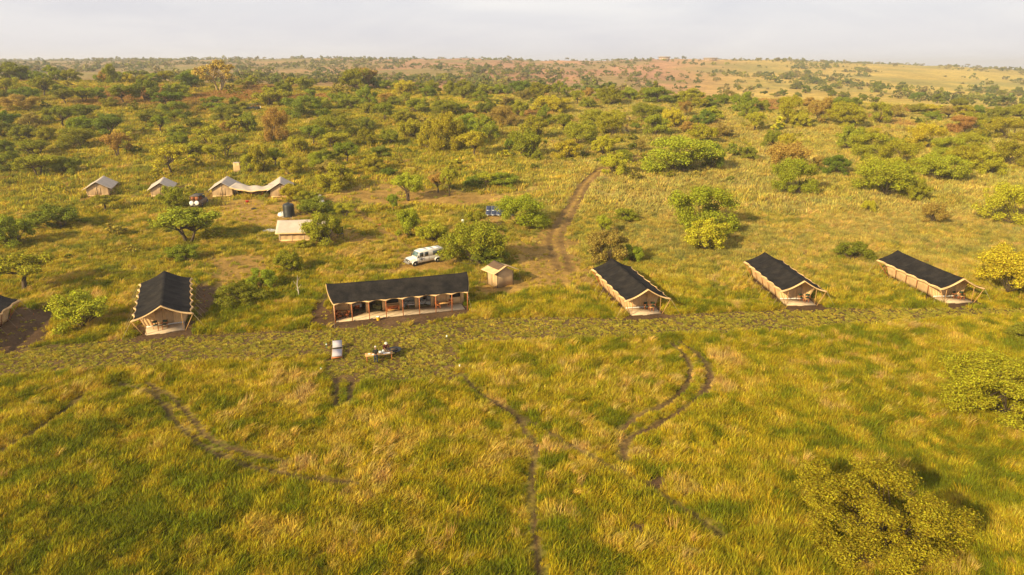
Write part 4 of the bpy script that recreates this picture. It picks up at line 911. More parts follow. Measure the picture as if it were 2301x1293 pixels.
# ---- staff tents
def staff_tent():
    root = thing('staff_tent', (0, 0, 0)); a, L_ = 2.05, 8.8
    gz = lambda t: 1.55 + 1.15 * (1 - abs(2 * t - 1))
    for y, nm in ((0, 'front_wall'), (L_, 'rear_wall')):
        G = [[(-a + 2 * a * t, y + .03 * math.sin(t * 23) * (1 - k), gz(t) * k) for k in (0, .12, .55, 1)] for t in np.linspace(0, 1, 27)]
        MB().sheet(G, .03).build(nm, CANV2, root, True)
    for x in (-a, a): MB().sheet([[(x + .02 * math.sin(q * 17), L_ * q, h) for h in (0, .7, 1.55)] for q in np.linspace(0, 1, 15)], .03).build('side_wall', CANV2, root, True)
    MB().sheet([[(-a + 2 * a * t, -.03, .25 * k) for k in (0, 1)] for t in np.linspace(0, 1, 5)], .02).build('sod_cloth', CANV, root)
    G = [[(2.75 * t, y, 1.42 + 1.55 * (1 - abs(t)) ** 1.08 - .05 * math.sin(math.pi * (y + .45) / (L_ + .8)) + .012 * math.sin(7 * y + 5 * t)) for y in np.linspace(-.45, L_ + .35, 13)] for t in np.linspace(-1, 1, 25)]
    MB().sheet(G, .03).build('fly_sheet', CANVG, root, True)
    MB().box((0, -.08, 2.45), (.10, .02, .12)).build('lamp', WHITEP, root)
    for s in (-1, 1):
        MB().sheet([[(s * (.06 + .5 * t), -.05 - .03 * math.sin(9 * t), .25 + 1.5 * k) for k in (0, .5, 1)] for t in np.linspace(0, 1, 7)], .015).build('door_flap', CANV2, root, True)
        for y in (-.45, L_ + .35):
            MB().bar((s * 2.72, y, 1.45), (s * 3.6, y, .02), .012, 4).build('guy_rope', ROPE, root); MB().bar((s * 2.72, y, 1.45), (s * 2.72, y, 0), .022, 4).build('eave_pole', STEEL, root)
    MB().bar((0, -.05, 0), (0, -.05, 2.95), .03, 5).build('ridge_pole', STEEL, root)
    return root
st0 = staff_tent()
SLB = ['leftmost beige staff tent with pale grey roof', 'second beige staff tent from the left, partly behind a bright bush', 'third beige staff tent, left end of the sagging tarpaulin', 'rightmost beige staff tent, right end of the sagging tarpaulin']
for i, (px, py, ang, sc_) in enumerate(STAFF):
    lb = SLB[i]
    o = st0 if i == 0 else copy_tree(st0); x, y, z = hit(px, py); o.location = (x, y, z); o.rotation_euler = (0, 0, ang); o.scale = (sc_, sc_, sc_ * 1.02); tag(o, lb, 'tent', 'beige staff tents')
    if i == 2: pA = np.array((x, y, z))
    if i == 3: pB = np.array((x, y, z))
# tarpaulin slung between the two right hand staff tents
tp = thing('tarpaulin', tuple((pA + pB) / 2), math.atan2(pB[1] - pA[1], pB[0] - pA[0]), 'pale tarpaulin sagging between the two right hand staff tents', 'tarpaulin')
half = np.linalg.norm(pB[:2] - pA[:2]) / 2 - 1.7
G = [[(half * t, 3.3 * q + .25 * t * t * (.5 - q), 1.35 + .75 * t * t + .35 * q - .10 * math.cos(9 * t + 4 * q) * (1 - t * t) + .10 * abs(math.sin(5 * t + 2)) * q) for q in np.linspace(-.05, 1, 13)] for t in np.linspace(-1, 1, 25)]
MB().sheet(G, .03).build('cover', CANVG, tp, True)
MB().sheet([[(half * t, -.20, 1.33 + .75 * t * t - .10 * math.cos(9 * t) * (1 - t * t) - .25 * k) for k in (0, 1)] for t in np.linspace(-1, 1, 25)], .02).build('hem', YELP if False else CANV, tp, True)
for s in (-.45, .5): MB().bar((half * s, .15, 0), (half * s, .15, 1.45), .03, 5).build('prop_pole', WOOD, tp)
MB().sheet([[(half * t, 2.9, .0 + 1.3 * k) for k in (0, 1)] for t in np.linspace(-.95, .95, 9)], .02).build('back_wall', DARK, tp)
ub = thing('work_bench', tuple((pA + pB) / 2 + np.array((.6, 1.2, 0))), 0, 'rough wooden bench in the shade under the tarpaulin', 'bench'); MB().box((0, 0, .55), (2.6, .5, .06)).build('bench_top', WOOD, ub)
for x in (-1.1, 1.1): MB().box((x, 0, .26), (.08, .4, .52)).build('leg', WOOD, ub)
# ---- shower tent
x, y, z = hit(534, 387); sh = thing('shower_tent', (x, y, z), .25, 'tall narrow canvas shower stall behind the staff tents', 'tent')
for nm, p, q in (('front_wall', (-.75, -.7), (.75, -.7)), ('rear_wall', (-.75, .7), (.75, .7)), ('side_wall', (-.75, -.7), (-.75, .7)), ('side_wall', (.75, -.7), (.75, .7))):
    p, q = np.array(p), np.array(q); MB().sheet([[(*((p + (q - p) * t) * (1 + .05 * math.sin(t * 30) * (1 - k))), 2.3 * k + .06 * math.sin(t * 9) * k) for k in (0, .33, .66, 1)] for t in np.linspace(0, 1, 15)], .025).build(nm, CANV, sh, True)
MB().sheet([[(.8 * s, .75 * t, 2.33 + .05 * math.sin(3 * s + 2 * t)) for t in np.linspace(-1, 1, 5)] for s in np.linspace(-1, 1, 5)], .03).build('roof_cloth', CANVG, sh, True)
for s in (-.72, .72):
    for t in (-.67, .67): MB().bar((s, t, 0), (s, t, 2.4), .03, 5).build('corner_pole', WOOD, sh)
# ---- kitchen tent
x, y, z = hit(628, 543); x2, y2, _ = hit(690, 539)
kt = thing('kitchen_tent', (x, y, z), math.atan2(y2 - y, x2 - x) * .4, 'broadside beige kitchen tent in front of the black water tank', 'tent'); KL, KD = 8.2, 4.2
for yv, nm in ((0, 'front_wall'), (KD, 'rear_wall')):
    MB().sheet([[(KL * t, yv + .05 * math.sin(t * 44) * math.sin(k * 3), 1.7 * k) for k in (0, .14, .6, 1)] for t in np.linspace(0, 1, 41)], .03).build(nm, CANV2, kt, True)
MB().sheet([[(KL * t, -.03, .28 * k) for k in (0, 1)] for t in np.linspace(0, 1, 5)], .02).build('sod_cloth', CANV, kt)
for k in range(5): MB().box((.1 + k * (KL - .2) / 4, -.05, .85), (.07, .03, 1.7)).build('wall_strap', CANVG, kt)
for xv in (0, KL): MB().sheet([[(xv, KD * t, (1.7 + 1.3 * (1 - abs(2 * t - 1))) * k) for k in (0, .5, 1)] for t in np.linspace(0, 1, 11)], .03).build('end_wall', CANV2, kt, True)
MB().sheet([[(-.45 + (KL + .9) * t, KD / 2 + (KD / 2 + .55) * s, 1.55 + 1.62 * (1 - abs(s)) - .05 * math.sin(math.pi * t * 2) ** 2) for s in np.linspace(-1, 1, 17)] for t in np.linspace(0, 1, 21)], .03).build('fly_sheet', CANVG, kt, True)
MB().sheet([[(-.45 + (KL + .9) * t, -.58, 1.57 - .22 * k) for k in (0, 1)] for t in np.linspace(0, 1, 9)], .02).build('hem', CANV, kt)
# ---- water tank and small yard things
x, y, z = hit(650, 487); tk = thing('water_tank', (x, y, z), 0, 'ribbed black plastic water tank behind the kitchen tent', 'water tank')
prof = [(1.02, 0)]
for k in range(9): b = .08 + k * .24; prof += [(1.02, b), (1.06, b + .05), (1.06, b + .14), (1.02, b + .19)]
prof += [(1.0, 2.28), (.85, 2.45), (.45, 2.56), (.32, 2.58)]
MB().lathe(prof, n=28).build('tank_body', BLACKP, tk, True); MB().lathe([(.31, 2.56), (.31, 2.66), (.26, 2.70)], n=18).build('lid', BLACKP, tk, True); MB().bar((0, -1.05, .2), (0, -1.35, .2), .05).build('outlet', STEEL, tk)
MB().box((0, 0, -.12), (2.5, 2.5, .24)).build('plinth', mat('concrete', (.3, .28, .25), .95, (4, .2)), tk)
def heap(name, px, py, w_, h_, m_, lb, cat, seed):
    x, y, z = hit(px, py); r_ = np.random.default_rng(seed); V = []; n_, k_ = 14, 6
    G = [[(w_ / 2 * math.cos(t) * math.cos(p) * (1 + .22 * math.sin(3 * t + seed) + .1 * math.sin(7 * t)), w_ / 2.6 * math.sin(t) * math.cos(p) * (1 + .2 * math.cos(2 * t + seed)), h_ * math.sin(p) * (1 + .25 * math.sin(4 * t + 5 * p + seed))) for p in np.linspace(0, 1.5, k_)] for t in np.linspace(0, 2 * math.pi, n_)]
    o = MB().sheet(G, .02).build(name, m_, None, True); o.location = (x, y, z); tag(o, lb, cat); return o
heap('canvas_pile', 607, 520, 2.6, .35, WHITE, 'pale crumpled canvas lying at the left end of the kitchen tent', 'canvas', 2)
heap('sack_pile', 634, 486, 1.5, .75, WHITE, 'pale sacks heaped left of the black water tank', 'sacks', 5)
heap('tarpaulin_bundle', 720, 463, 1.8, 1.9, WHITE, 'white bundle showing above the dark bush behind the tank', 'bundle', 8)
heap('ash_heap', 571, 470, 1.2, .22, DARK, 'black ash heap on the bare ground of the staff yard', 'ash', 3)
heap('black_tarp', 577, 516, 1.6, .12, STEEL, 'flat dark tarp on the grass left of the kitchen tent', 'tarp', 9)
heap('canvas_bag', 855, 508, 1.2, .35, RUSTC, 'reddish bag on the trampled ground left of the white truck', 'bag', 6)
x, y, z = hit(556, 455); o = thing('basin', (x, y, z), 0, 'red plastic basin in front of the sagging tarpaulin', 'basin'); MB().lathe([(.24, 0), (.36, .30), (.40, .32), (.34, .30), (.22, .05)], n=16).build('bowl', RED, o, True); MB().lathe([(.40, .30), (.42, .32), (.40, .34)], n=16).build('rim', RED, o, True)
x, y, z = hit(765, 535); o = thing('wash_stand', (x, y, z), .3, 'dark wash stand beside the leafy bush right of the kitchen tent', 'wash stand'); MB().box((0, 0, .75), (1.1, .6, .06)).build('counter', STEEL, o); MB().box((0, .28, 1.3), (1.1, .04, 1.0)).build('back_screen', DARK, o); MB().lathe([(.22, .62), (.30, .80), (.27, .80), (.18, .66)], n=14).build('bowl', STEEL, o, True)
for xx in (-.5, .5):
    for yy_ in (-.25, .25): MB().box((xx, yy_, .36), (.05, .05, .72)).build('leg', STEEL, o)
x, y, z = hit(1040, 506); o = thing('white_barrel', (x, y, z), 0, 'white plastic barrel standing on a post left of the solar panels', 'barrel'); MB().lathe([(.18, .35), (.24, .40), (.25, .62), (.235, .66), (.25, .70), (.24, .95), (.15, 1.02)], n=16).build('drum', WHITEP, o, True); MB().bar((0, 0, -.1), (0, 0, .36), .06).build('post', WOOD, o); MB().lathe([(.07, 1.0), (.07, 1.06)], n=10).build('cap', WHITEP, o)
# ---- solar array
def solar():
    p0 = np.array(hit(1104, 484)[:2]); x, y, z = hit(1120, 486)
    root = thing('solar_array', (x + .2, y + .4, z), -.02, 'tilted rack of blue solar panels behind a bright bush', 'solar panels')
    M = Matrix.Translation((0, 0, .55)) @ Matrix.Rotation(math.radians(20), 4, 'X')
    cell = bpy.data.materials.new('solar_cells'); cell.use_nodes = True; t = cell.node_tree; b = t.nodes['Principled BSDF']; b.inputs['Roughness'].default_value = .3; b.inputs['Specular IOR Level'].default_value = .35
    co = N(t, 'ShaderNodeTexCoord'); bk_ = N(t, 'ShaderNodeTexBrick'); bk_.offset = 0; bk_.inputs['Color1'].default_value = (.008, .013, .040, 1); bk_.inputs['Color2'].default_value = (.011, .017, .050, 1); bk_.inputs['Mortar'].default_value = (.10, .12, .18, 1)
    bk_.inputs['Scale'].default_value = 1; bk_.inputs['Mortar Size'].default_value = .006; bk_.inputs['Brick Width'].default_value = .158; bk_.inputs['Row Height'].default_value = .158; t.links.new(co.outputs['Object'], bk_.inputs['Vector']); t.links.new(bk_.outputs[0], b.inputs['Base Color'])
    alu = mat('aluminium', (.6, .6, .6), .4, None, 0, .5, .7)
    pm = MB().box((0, 0, 0), (.98, 1.62, .03)); pmesh = None
    for i in range(5):
        for j in range(2):
            q = M @ Vector((-2.1 + i * 1.06, j * 1.70, 0)); o = MB().box((0, 0, 0), (1.02, 1.66, .035)).build('panel', alu, root); o.matrix_local = Matrix.Translation(q) @ Matrix.Rotation(math.radians(20), 4, 'X')
            MB().box((0, 0, .021), (.96, 1.60, .012)).build('cells', cell, o)
    for i in range(3):
        for yv, h in ((-.6, .35), (2.3, 1.35)): MB().bar((-2.3 + i * 2.3, yv, -.1), (-2.3 + i * 2.3, yv, h), .04, 5).build('post', alu, root)
    for yv, zz in ((-.5, .37), (2.2, 1.31)): MB().bar((-2.6, yv, zz), (2.6, yv, zz), .035, 5).build('rail', alu, root)
solar()
# ------------------------------------------------------------ vehicles
PAINT = mat('cream_white_paint', (.74, .69, .60), .35, (1.2, .06), 0, .5); GLASS = mat('dark_window_glass', (.03, .04, .04), .08, None, 0, .7); SCREEN = mat('windscreen_glass', (.10, .16, .15), .06, None, 0, .8)
TYRE = mat('tyre_rubber', (.025, .023, .021), .9, (9, .3), .2); RIMM = mat('painted_rim', (.55, .50, .43), .5); BUMP = mat('grey_bumper', (.22, .20, .18), .6); LAMPM = mat('lamp_lens', (.8, .75, .65), .1, None, 0, .8); DUST = mat('brown_dusty_paint', (.16, .105, .065), .6, (2, .25), 0, .3); AMBER = mat('red_lens', (.5, .05, .02), .2)
def loft(stations):
    """stations: x, then closed section as list of (y, z) - all of equal length"""
    m = MB(); k = len(stations[0][1])
    for x, S in stations: m.V += [(x, y, z) for y, z in S]
    for a in range(len(stations) - 1):
        for j in range(k): q = (j + 1) % k; m.Q.append((a * k + j, a * k + q, (a + 1) * k + q, (a + 1) * k + j))
    for a, fl in ((0, 1), (len(stations) - 1, 0)):
        c = len(m.V); S = stations[a][1]; m.V.append((stations[a][0], sum(p[0] for p in S) / k, sum(p[1] for p in S) / k))
        for j in range(k): q = (j + 1) % k; m.T.append((c, a * k + (j if fl else q), a * k + (q if fl else j)))
    return m
def sec(w_, z0, z1, r=.07, wt=None):
    wt = w_ if wt is None else wt
    return [(-w_ + r, z0), (w_ - r, z0), (w_, z0 + r), (w_ * .5 + wt * .5, (z0 + z1) / 2), (wt, z1 - r), (wt - r, z1), (-wt + r, z1), (-wt, z1 - r), (-w_ * .5 - wt * .5, (z0 + z1) / 2), (-w_, z0 + r)]
def wheel(root, x, y, r_=.40):
    wh = link('wheel', None, None, root, (x, y, r_)); wh.empty_display_size = .1; s = 1 if y > 0 else -1
    MB().lathe([(r_ * .6, -.11), (r_ * .93, -.125), (r_, -.08), (r_, .08), (r_ * .93, .125), (r_ * .6, .11)], n=22, axis='y').build('tyre', TYRE, wh, True)
    MB().lathe([(r_ * .62, s * .02), (r_ * .60, s * .10), (r_ * .30, s * .07), (r_ * .22, s * .12), (.03, s * .13)], n=18, axis='y').build('rim', RIMM, wh, True)
def safari_truck(paint, label, LW=5.6, hard=True):
    """front towards +x, origin on the ground under the middle"""
    root = thing('safari_truck', (0, 0, 0), 0, label, 'truck')
    xf, xr = LW / 2, -LW / 2; xc = xf - 1.45
    loft([(xr + .05, sec(.84, .55, 1.22)), (xr + .15, sec(.87, .50, 1.25)), (xc, sec(.87, .48, 1.25)), (xc + .12, sec(.87, .48, 1.24))]).build('body', paint, root)
    b = loft([(xc + .10, sec(.84, .55, 1.24)), (xc + .5, sec(.80, .55, 1.24)), (xf - .25, sec(.74, .58, 1.18, .09)), (xf - .10, sec(.70, .62, 1.08, .09))]).build('bonnet', paint, root)
    MB().box((xf - .085, 0, .86), (.05, 1.15, .30)).build('grille', STEEL, b)
    for s in (-1, 1):
        MB().lathe([(.11, 0), (.11, .05), (.08, .08)], (xf - .08, s * .52, .88), 12, 'x').build('headlight', LAMPM, root)
        MB().prism([(-.52, .0), (-.48, .32), (-.25, .50), (.25, .50), (.48, .32), (.52, .0), (.44, .0), (.40, .28), (.2, .42), (-.2, .42), (-.40, .28), (-.44, .0)], s * .84, s * .93).build('wheel_arch', paint, root).location = (xf - .95, 0, .42)
        MB().prism([(-.52, .0), (-.48, .32), (-.25, .50), (.25, .50), (.48, .32), (.52, .0), (.44, .0), (.40, .28), (.2, .42), (-.2, .42), (-.40, .28), (-.44, .0)], s * .84, s * .93).build('wheel_arch', paint, root).location = (xr + 1.15, 0, .42)
    MB().box((xf + .02, 0, .58), (.16, 1.62, .16)).bar((xf + .06, -.55, .66), (xf + .06, -.55, 1.02), .03).bar((xf + .06, .55, .66), (xf + .06, .55, 1.02), .03).bar((xf + .06, -.6, 1.0), (xf + .06, .6, 1.0), .03).build('front_bumper', BUMP, root)
    MB().box((xr - .02, 0, .55), (.14, 1.6, .14)).build('rear_bumper', BUMP, root)
    for x in (xf - .95, xr + 1.15):
        for s in (-1, 1): wheel(root, x, s * .83, .43)
    MB().box((0, 0, .46), (LW - .9, .9, .14)).build('chassis', STEEL, root)
    if hard:
        cab = loft([(xr + .06, sec(.83, 1.22, 2.02, .06, .76)), (xr + .12, sec(.86, 1.22, 2.10, .06, .79)), (xc - .52, sec(.86, 1.22, 2.12, .06, .79)), (xc - .28, sec(.86, 1.22, 2.05, .06, .78)), (xc + .10, sec(.86, 1.22, 1.32, .04, .84))]).build('cabin', paint, root)
        loft([(xr + .15, sec(.70, 2.08, 2.16, .04)), (xr + .25, sec(.73, 2.08, 2.21, .04)), (xc - .80, sec(.73, 2.08, 2.21, .04)), (xc - .66, sec(.68, 2.08, 2.15, .04))]).build('pop_up_roof', paint, root)
        for k in range(3): MB().box((xr + .9 + k * 1.05, 0, 2.225), (.80, 1.2, .03)).build('roof_hatch', paint, root)
        # windscreen and side windows, each a pane set in its own frame
        p0, p1 = Vector((xc + .075, 0, 1.36)), Vector((xc - .27, 0, 2.00)); d = p1 - p0; ang = math.atan2(d.x, d.z)
        f = MB().box((0, 0, 0), (.03, 1.50, d.length)).build('windscreen_frame', BUMP, root); f.location = (p0 + p1) / 2 + Vector((.035, 0, .025)); f.rotation_euler = (0, ang, 0)
        MB().box((.018, 0, 0), (.012, 1.40, d.length - .08)).build('windscreen', SCREEN, f)
        for s in (-1, 1):
            for x, w_ in ((xc - .60, .62), (xc - 1.42, .64), (xr + 1.08, 1.75)):
                fr_ = MB().box((0, 0, 0), (w_, .03, .62)).build('window_frame', BUMP, root); fr_.location = (x, s * .842, 1.66); fr_.rotation_euler = (s * .085, 0, 0)
                MB().box((0, s * .018, 0), (w_ - .06, .012, .56)).build('pane', GLASS, fr_)
            for x in (xc - .20, xc - 1.04, xc - 1.85): MB().box((x, s * .878, 1.0), (.022, .012, .75)).build('door_seam', BUMP, root)
            MB().box((xc - .9, s * .885, 1.02), (.16, .03, .04)).build('door_handle', BUMP, root)
            e = MB().box((xc - .52, s * .880, .92), (.44, .012, .30)).build('door_emblem', STEEL, root); MB().box((xc - .52, s * .888, .86), (.40, .008, .05)).build('emblem_stripe', WHITEP, e)
            MB().box((xc + .0, s * 1.0, 1.42), (.08, .20, .24)).build('mirror', STEEL, root)
        MB().box((xr + .04, 0, 1.62), (.03, 1.2, .5)).build('rear_window', GLASS, root)
        MB().bar((xc + .2, -.92, 1.0), (xc - .1, -.92, 2.15), .05).build('snorkel', STEEL, root)
    else:
        for x in (xr + .15, -.6, xc - .25):
            for s in (-1, 1): MB().bar((x, s * .80, 1.2), (x, s * .74, 2.05), .04).build('roof_post', STEEL, root)
        MB().box((-.75, 0, 2.09), (LW - 2.0, 1.62, .07)).build('canopy_roof', WHITEP if False else mat('dark_canvas_roof', (.10, .085, .07), .9, (3, .2)), root)
        for k in range(3):
            x = xr + .55 + k * 1.0
            for s in (-.4, .4): q = MB().box((x, s, 1.32 + .08 * (2 - k)), (.5, .55, .14)).build('seat', RUSTC, root); MB().box((x - .24, s, 1.62 + .08 * (2 - k)), (.12, .55, .5)).build('seat_back', RUSTC, q)
        MB().box((xc - .05, 0, 1.52), (.05, 1.5, .5), ry=-.3).build('windscreen', SCREEN, root)
        MB().box((xr + .02, 0, 1.05), (.05, 1.4, .35)).build('tailgate', paint, root)
        for s in (-1, 1):
            wc = MB().lathe([(.34, -.10), (.37, -.06), (.37, .08), (.32, .12), (.05, .13)], (0, 0, 0), 20, 'x').build('spare_wheel_cover', WHITEP, root, True); wc.location = (xr - .16, s * .44, 1.02); wc.rotation_euler = (0, 0, math.pi)
            MB().box((xr - .01, s * .78, 1.0), (.05, .10, .22)).build('tail_light', AMBER, root)
    return root
pf = np.array(flat(931, 600)); pr = np.array(flat(985, 590)); dv = pf - pr; dv /= np.hypot(*dv); nrm = np.array([dv[1], -dv[0]]); 
cpos = (pf + pr) / 2 + np.array([-nrm[0], -nrm[1]]) * (.8 if nrm[1] < 0 else -.8) - dv * .1
tr1 = safari_truck(PAINT, 'white hard topped safari truck parked beside a big bushy tree', 5.9); tr1.location = (cpos[0], cpos[1], float(terrain(*cpos))); tr1.rotation_euler = (0, 0, math.atan2(dv[1], dv[0])); tr1.scale = (1.0, 1.0, 1.0)
x, y, z = hit(441, 470); tr2 = safari_truck(DUST, 'brown open sided safari truck with two white spare wheel covers near the staff tents', 5.2, False); tr2.location = (x - .4, y + 2.6, float(terrain(x - .4, y + 2.6))); tr2.rotation_euler = (0, 0, math.radians(97)); tr2.scale = (1.12, 1.12, 1.12)
x, y, z = hit(566, 249); tr3 = safari_truck(mat('dark_green_paint', (.03, .035, .03), .5), 'dark open safari truck parked among bushes high on the slope', 5.2, False); tr3.location = (x, y, z); tr3.rotation_euler = (0, 0, math.radians(200)); tr3.scale = (1.1, 1.1, 1.1)
# ------------------------------------------------------------ breakfast spot on the mown patch
p0, p1 = np.array(flat(823, 817)), np.array(flat(883, 811)); ang = math.atan2(p1[1] - p0[1], p1[0] - p0[0]); mid = (p0 + p1) / 2 + np.array([-math.sin(ang), math.cos(ang)]) * .35; TLn = np.hypot(*(p1 - p0)) + .1
tb = thing('picnic_table', (mid[0], mid[1], 0), ang, 'long wooden table laid for a meal on the mown patch', 'table')
for k in range(5): MB().box((0, -.32 + k * .16, .75), (TLn, .15, .04)).build('plank', WOODL, tb)
for s in (-1, 1):
    for t in (-1, 1): MB().box((s * (TLn / 2 - .15), t * .30, .36), (.07, .07, .72)).build('leg', WOOD, tb)
    MB().box((s * (TLn / 2 - .15), 0, .69), (.06, .66, .07)).build('cross_beam', WOOD, tb)
def on_table(x, y, z=.772): c, s = math.cos(ang), math.sin(ang); return (mid[0] + c * x - s * y, mid[1] + s * x + c * y, z)
def plate(x, y, lb): o = MB().lathe([(.05, 0), (.08, .004), (.13, .018), (.135, .022), (.12, .020), (.05, .010)], n=18).build('plate', WHITEP, None, True); o.location = on_table(x, y); tag(o, lb, 'plate', 'plates on the long table')
for k, (x, y) in enumerate(((-.95, .1), (-.6, -.12), (.25, .12), (.52, -.1))): plate(x, y, ['leftmost white plate on the long table', 'second white plate from the left on the long table', 'third white plate from the left on the long table', 'fourth white plate from the left on the long table'][k])
pt = thing('jug', on_table(.42, .18), 0, 'tall white jug on the right half of the long table', 'jug'); MB().lathe([(.08, 0), (.11, .05), (.10, .18), (.06, .24), (.08, .28), (.06, .27), (.05, .22)], n=16).build('jug_body', WHITEP, pt, True)
h_ = MB(); Q_ = [(.10 + .06 * math.sin(a), 0, .08 + .10 * (1 - math.cos(a)) / 1) for a in np.linspace(0, math.pi, 7)]
for k in range(6): h_.bar(Q_[k], Q_[k + 1], .012, 5)
h_.build('handle', WHITEP, pt)
bx_ = thing('food_box', on_table(.12, .16), .2, 'white food container in the middle of the long table', 'container'); MB().box((0, 0, .07), (.30, .22, .14)).build('tub', WHITEP, bx_); MB().box((0, 0, .15), (.32, .24, .03)).build('lid', WHITEP, bx_)
cl_ = MB().sheet([[(.28 * s, .14 * t, .012 + .015 * abs(math.sin(5 * s + 3 * t))) for t in np.linspace(-1, 1, 6)] for s in np.linspace(-1, 1, 9)], .008).build('napkin', WHITE, None, True); cl_.location = on_table(.82, -.05); tag(cl_, 'crumpled white cloth at the right end of the long table', 'cloth')
# brazier
x, y = flat(886, 794); br = thing('fire_bowl', (x, y, 0), 0, 'round dark fire bowl on legs beside the long table', 'fire bowl'); MB().lathe([(.15, .22), (.45, .28), (.72, .42), (.76, .44), (.70, .42), (.42, .32), (.10, .27)], n=24).build('bowl', STEEL, br, True)
for k in range(4): a = k * math.pi / 2 + .4; MB().bar((.5 * math.cos(a), .5 * math.sin(a), 0), (.5 * math.cos(a), .5 * math.sin(a), .34), .03).build('leg', STEEL, br)
for k in range(4): a = k * .8; MB().bar((.4 * math.cos(a), .4 * math.sin(a), .40), (-.35 * math.cos(a + .2), -.35 * math.sin(a + .2), .46), .05, 6).build('firewood', BARK, br)
# lounger: slatted day bed with raised head part
STR = bpy.data.materials.new('striped_mattress'); STR.use_nodes = True; t = STR.node_tree; b_ = t.nodes['Principled BSDF']; b_.inputs['Roughness'].default_value = .9
co = N(t, 'ShaderNodeTexCoord'); wv = N(t, 'ShaderNodeTexWave', bands_direction='Y'); wv.inputs['Scale'].default_value = 2.6; wv.inputs['Distortion'].default_value = .3; cr_ = N(t, 'ShaderNodeValToRGB'); cr_.color_ramp.elements[0].color = (.20, .17, .20, 1); cr_.color_ramp.elements[1].color = (.50, .46, .47, 1); cr_.color_ramp.elements[0].position = .25; cr_.color_ramp.elements[1].position = .5
t.links.new(co.outputs['Object'], wv.inputs['Vector']); t.links.new(wv.outputs['Fac'], cr_.inputs[0]); t.links.new(cr_.outputs[0], b_.inputs['Base Color'])
l0, l1, l2 = np.array(flat(747, 809)), np.array(flat(768, 809)), np.array(flat(759, 781)); mc = (l0 + l1) / 2; dl = l2 - mc; LL = np.hypot(*dl)
lg = thing('lounger', (mc[0], mc[1], 0), math.atan2(dl[1], dl[0]) - math.pi / 2, 'white striped lounger with wooden frame left of the long table', 'lounger')
MB().box((0, 1.0, .34), (.94, 1.8, .10)).build('mattress', STR, lg)
for k in range(9): MB().box((0, .12 + k * .235, .265), (1.0, .12, .03)).build('slat', WOODL, lg)
for s in (-.5, .5): MB().box((s, 1.6, .22), (.06, 3.1, .09)).build('side_rail', WOODL, lg)
hb = MB().box((0, 2.72, .62), (.94, .85, .10), rx=.55).build('head_cushion', STR, lg); MB().box((0, 2.70, .54), (.98, .9, .04), rx=.55).build('head_board', STEEL, lg)
for s in (-.48, .48):
    for y_ in (.08, 3.05): MB().box((s, y_, .11), (.07, .07, .22)).build('leg', WOODL, lg)
MB().box((0, .03, .23), (1.0, .06, .11)).build('foot_rail', WOOD, lg)
# stake lanterns at the corners of the mown patch
GRP = mat('green_plastic', (.05, .22, .09), .5)
for k, (px, py, lb) in enumerate(((734, 781, 'small green and white stake lantern behind the striped lounger'), (722, 836, 'small green and white stake lantern at the near left corner of the cut patch'), (1004, 763, 'small white stake lantern at the far right corner of the cut patch'), (1033, 830, 'small white stake lantern at the near right corner of the cut patch'))):
    x, y = flat(px, py); o = thing('stake_lantern', (x, y, 0), 0, lb, 'lantern', 'stake lanterns round the cut patch'); o.scale = (.62, .62, .62)
    MB().bar((0, 0, -.1), (0, 0, .42), .022, 6).build('stake', GRP if k < 2 else STEEL, o); MB().lathe([(.05, .42), (.11, .46), (.11, .66), (.06, .70)], n=12).build('lamp_body', WHITEP, o, True); MB().lathe([(.13, .70), (.13, .73), (.03, .78)], n=12).build('cap', GRP if k < 2 else WHITEP, o, True)
    MB().lathe([(.03, 0), (.16, .01), (.12, .10), (.03, .12)], n=10).build('base', GRP if k < 2 else STEEL, o, True)
# bare dead tree behind the mess tent
x, y, z = hit(671, 668); dt_ = thing('dead_tree', (x, y, z), 0, 'bleached bare dead sapling behind the left end of the mess tent', 'tree'); PALE = mat('bleached_wood', (.50, .42, .33), .9, (6, .3))
V, Q_ = [], []; tube(V, Q_, [(0, 0, -.1), (.05, 0, .8), (-.06, .05, 1.5), (.06, 0, 2.3), (.12, .05, 2.9)], [.09, .07, .06, .04, .015]); me = mesh_np('trunk', V, Q_); me.materials.append(PALE); link('trunk', me, None, dt_)
for a, b in (((.0, 0, 1.1), (.5, .1, 1.7)), ((-.05, .04, 1.5), (-.45, -.1, 2.2)), ((.05, 0, 2.1), (.4, .2, 2.7)), ((.02, 0, .8), (-.35, .2, 1.1))): MB().bar(a, b, .035, 5, .008).build('branch', PALE, dt_)
# far lodge buildings on the crest of the hill
THATCH = mat('thatch', (.30, .24, .18), .95, (.6, .2)); PLAST = mat('pink_plaster', (.50, .36, .27), .9)
for px, py, L_, lb in ((1492, 139, 22, 'pale lodge building with flat roof on the far hill crest'), (1596, 136, 26, 'long low far building right of the lodge on the hill crest'), (1430, 137, 18, 'small far building left of the lodge on the hill crest')):
    u = (px - CX) / F; yy_ = 1290.; a_, b_, c_ = ray(px, py); x_ = a_ / b_ * yy_; z_ = float(terrain(x_, yy_)); hh = 5.0 if px == 1492 else 3.2
    o = thing('lodge_building', (x_, yy_, z_ - .5), .05, lb, 'building'); MB().box((0, 0, hh / 2), (L_ * .8, 9, hh)).build('wall', PLAST, o)
    MB().prism([(-L_ / 2, hh), (L_ / 2, hh), (L_ / 2 - 2, hh + 1.6), (-L_ / 2 + 2, hh + 1.6)], -6, 6).build('roof', THATCH, o)
    for k in range(4): w_ = MB().box((-L_ * .3 + k * L_ * .2, -4.53, hh * .5), (1.8, .12, 1.7)).build('window', WHITE, o); MB().box((-L_ * .3 + k * L_ * .2, -4.62, hh * .5), (1.5, .08, 1.4)).build('pane', GLASS, w_)
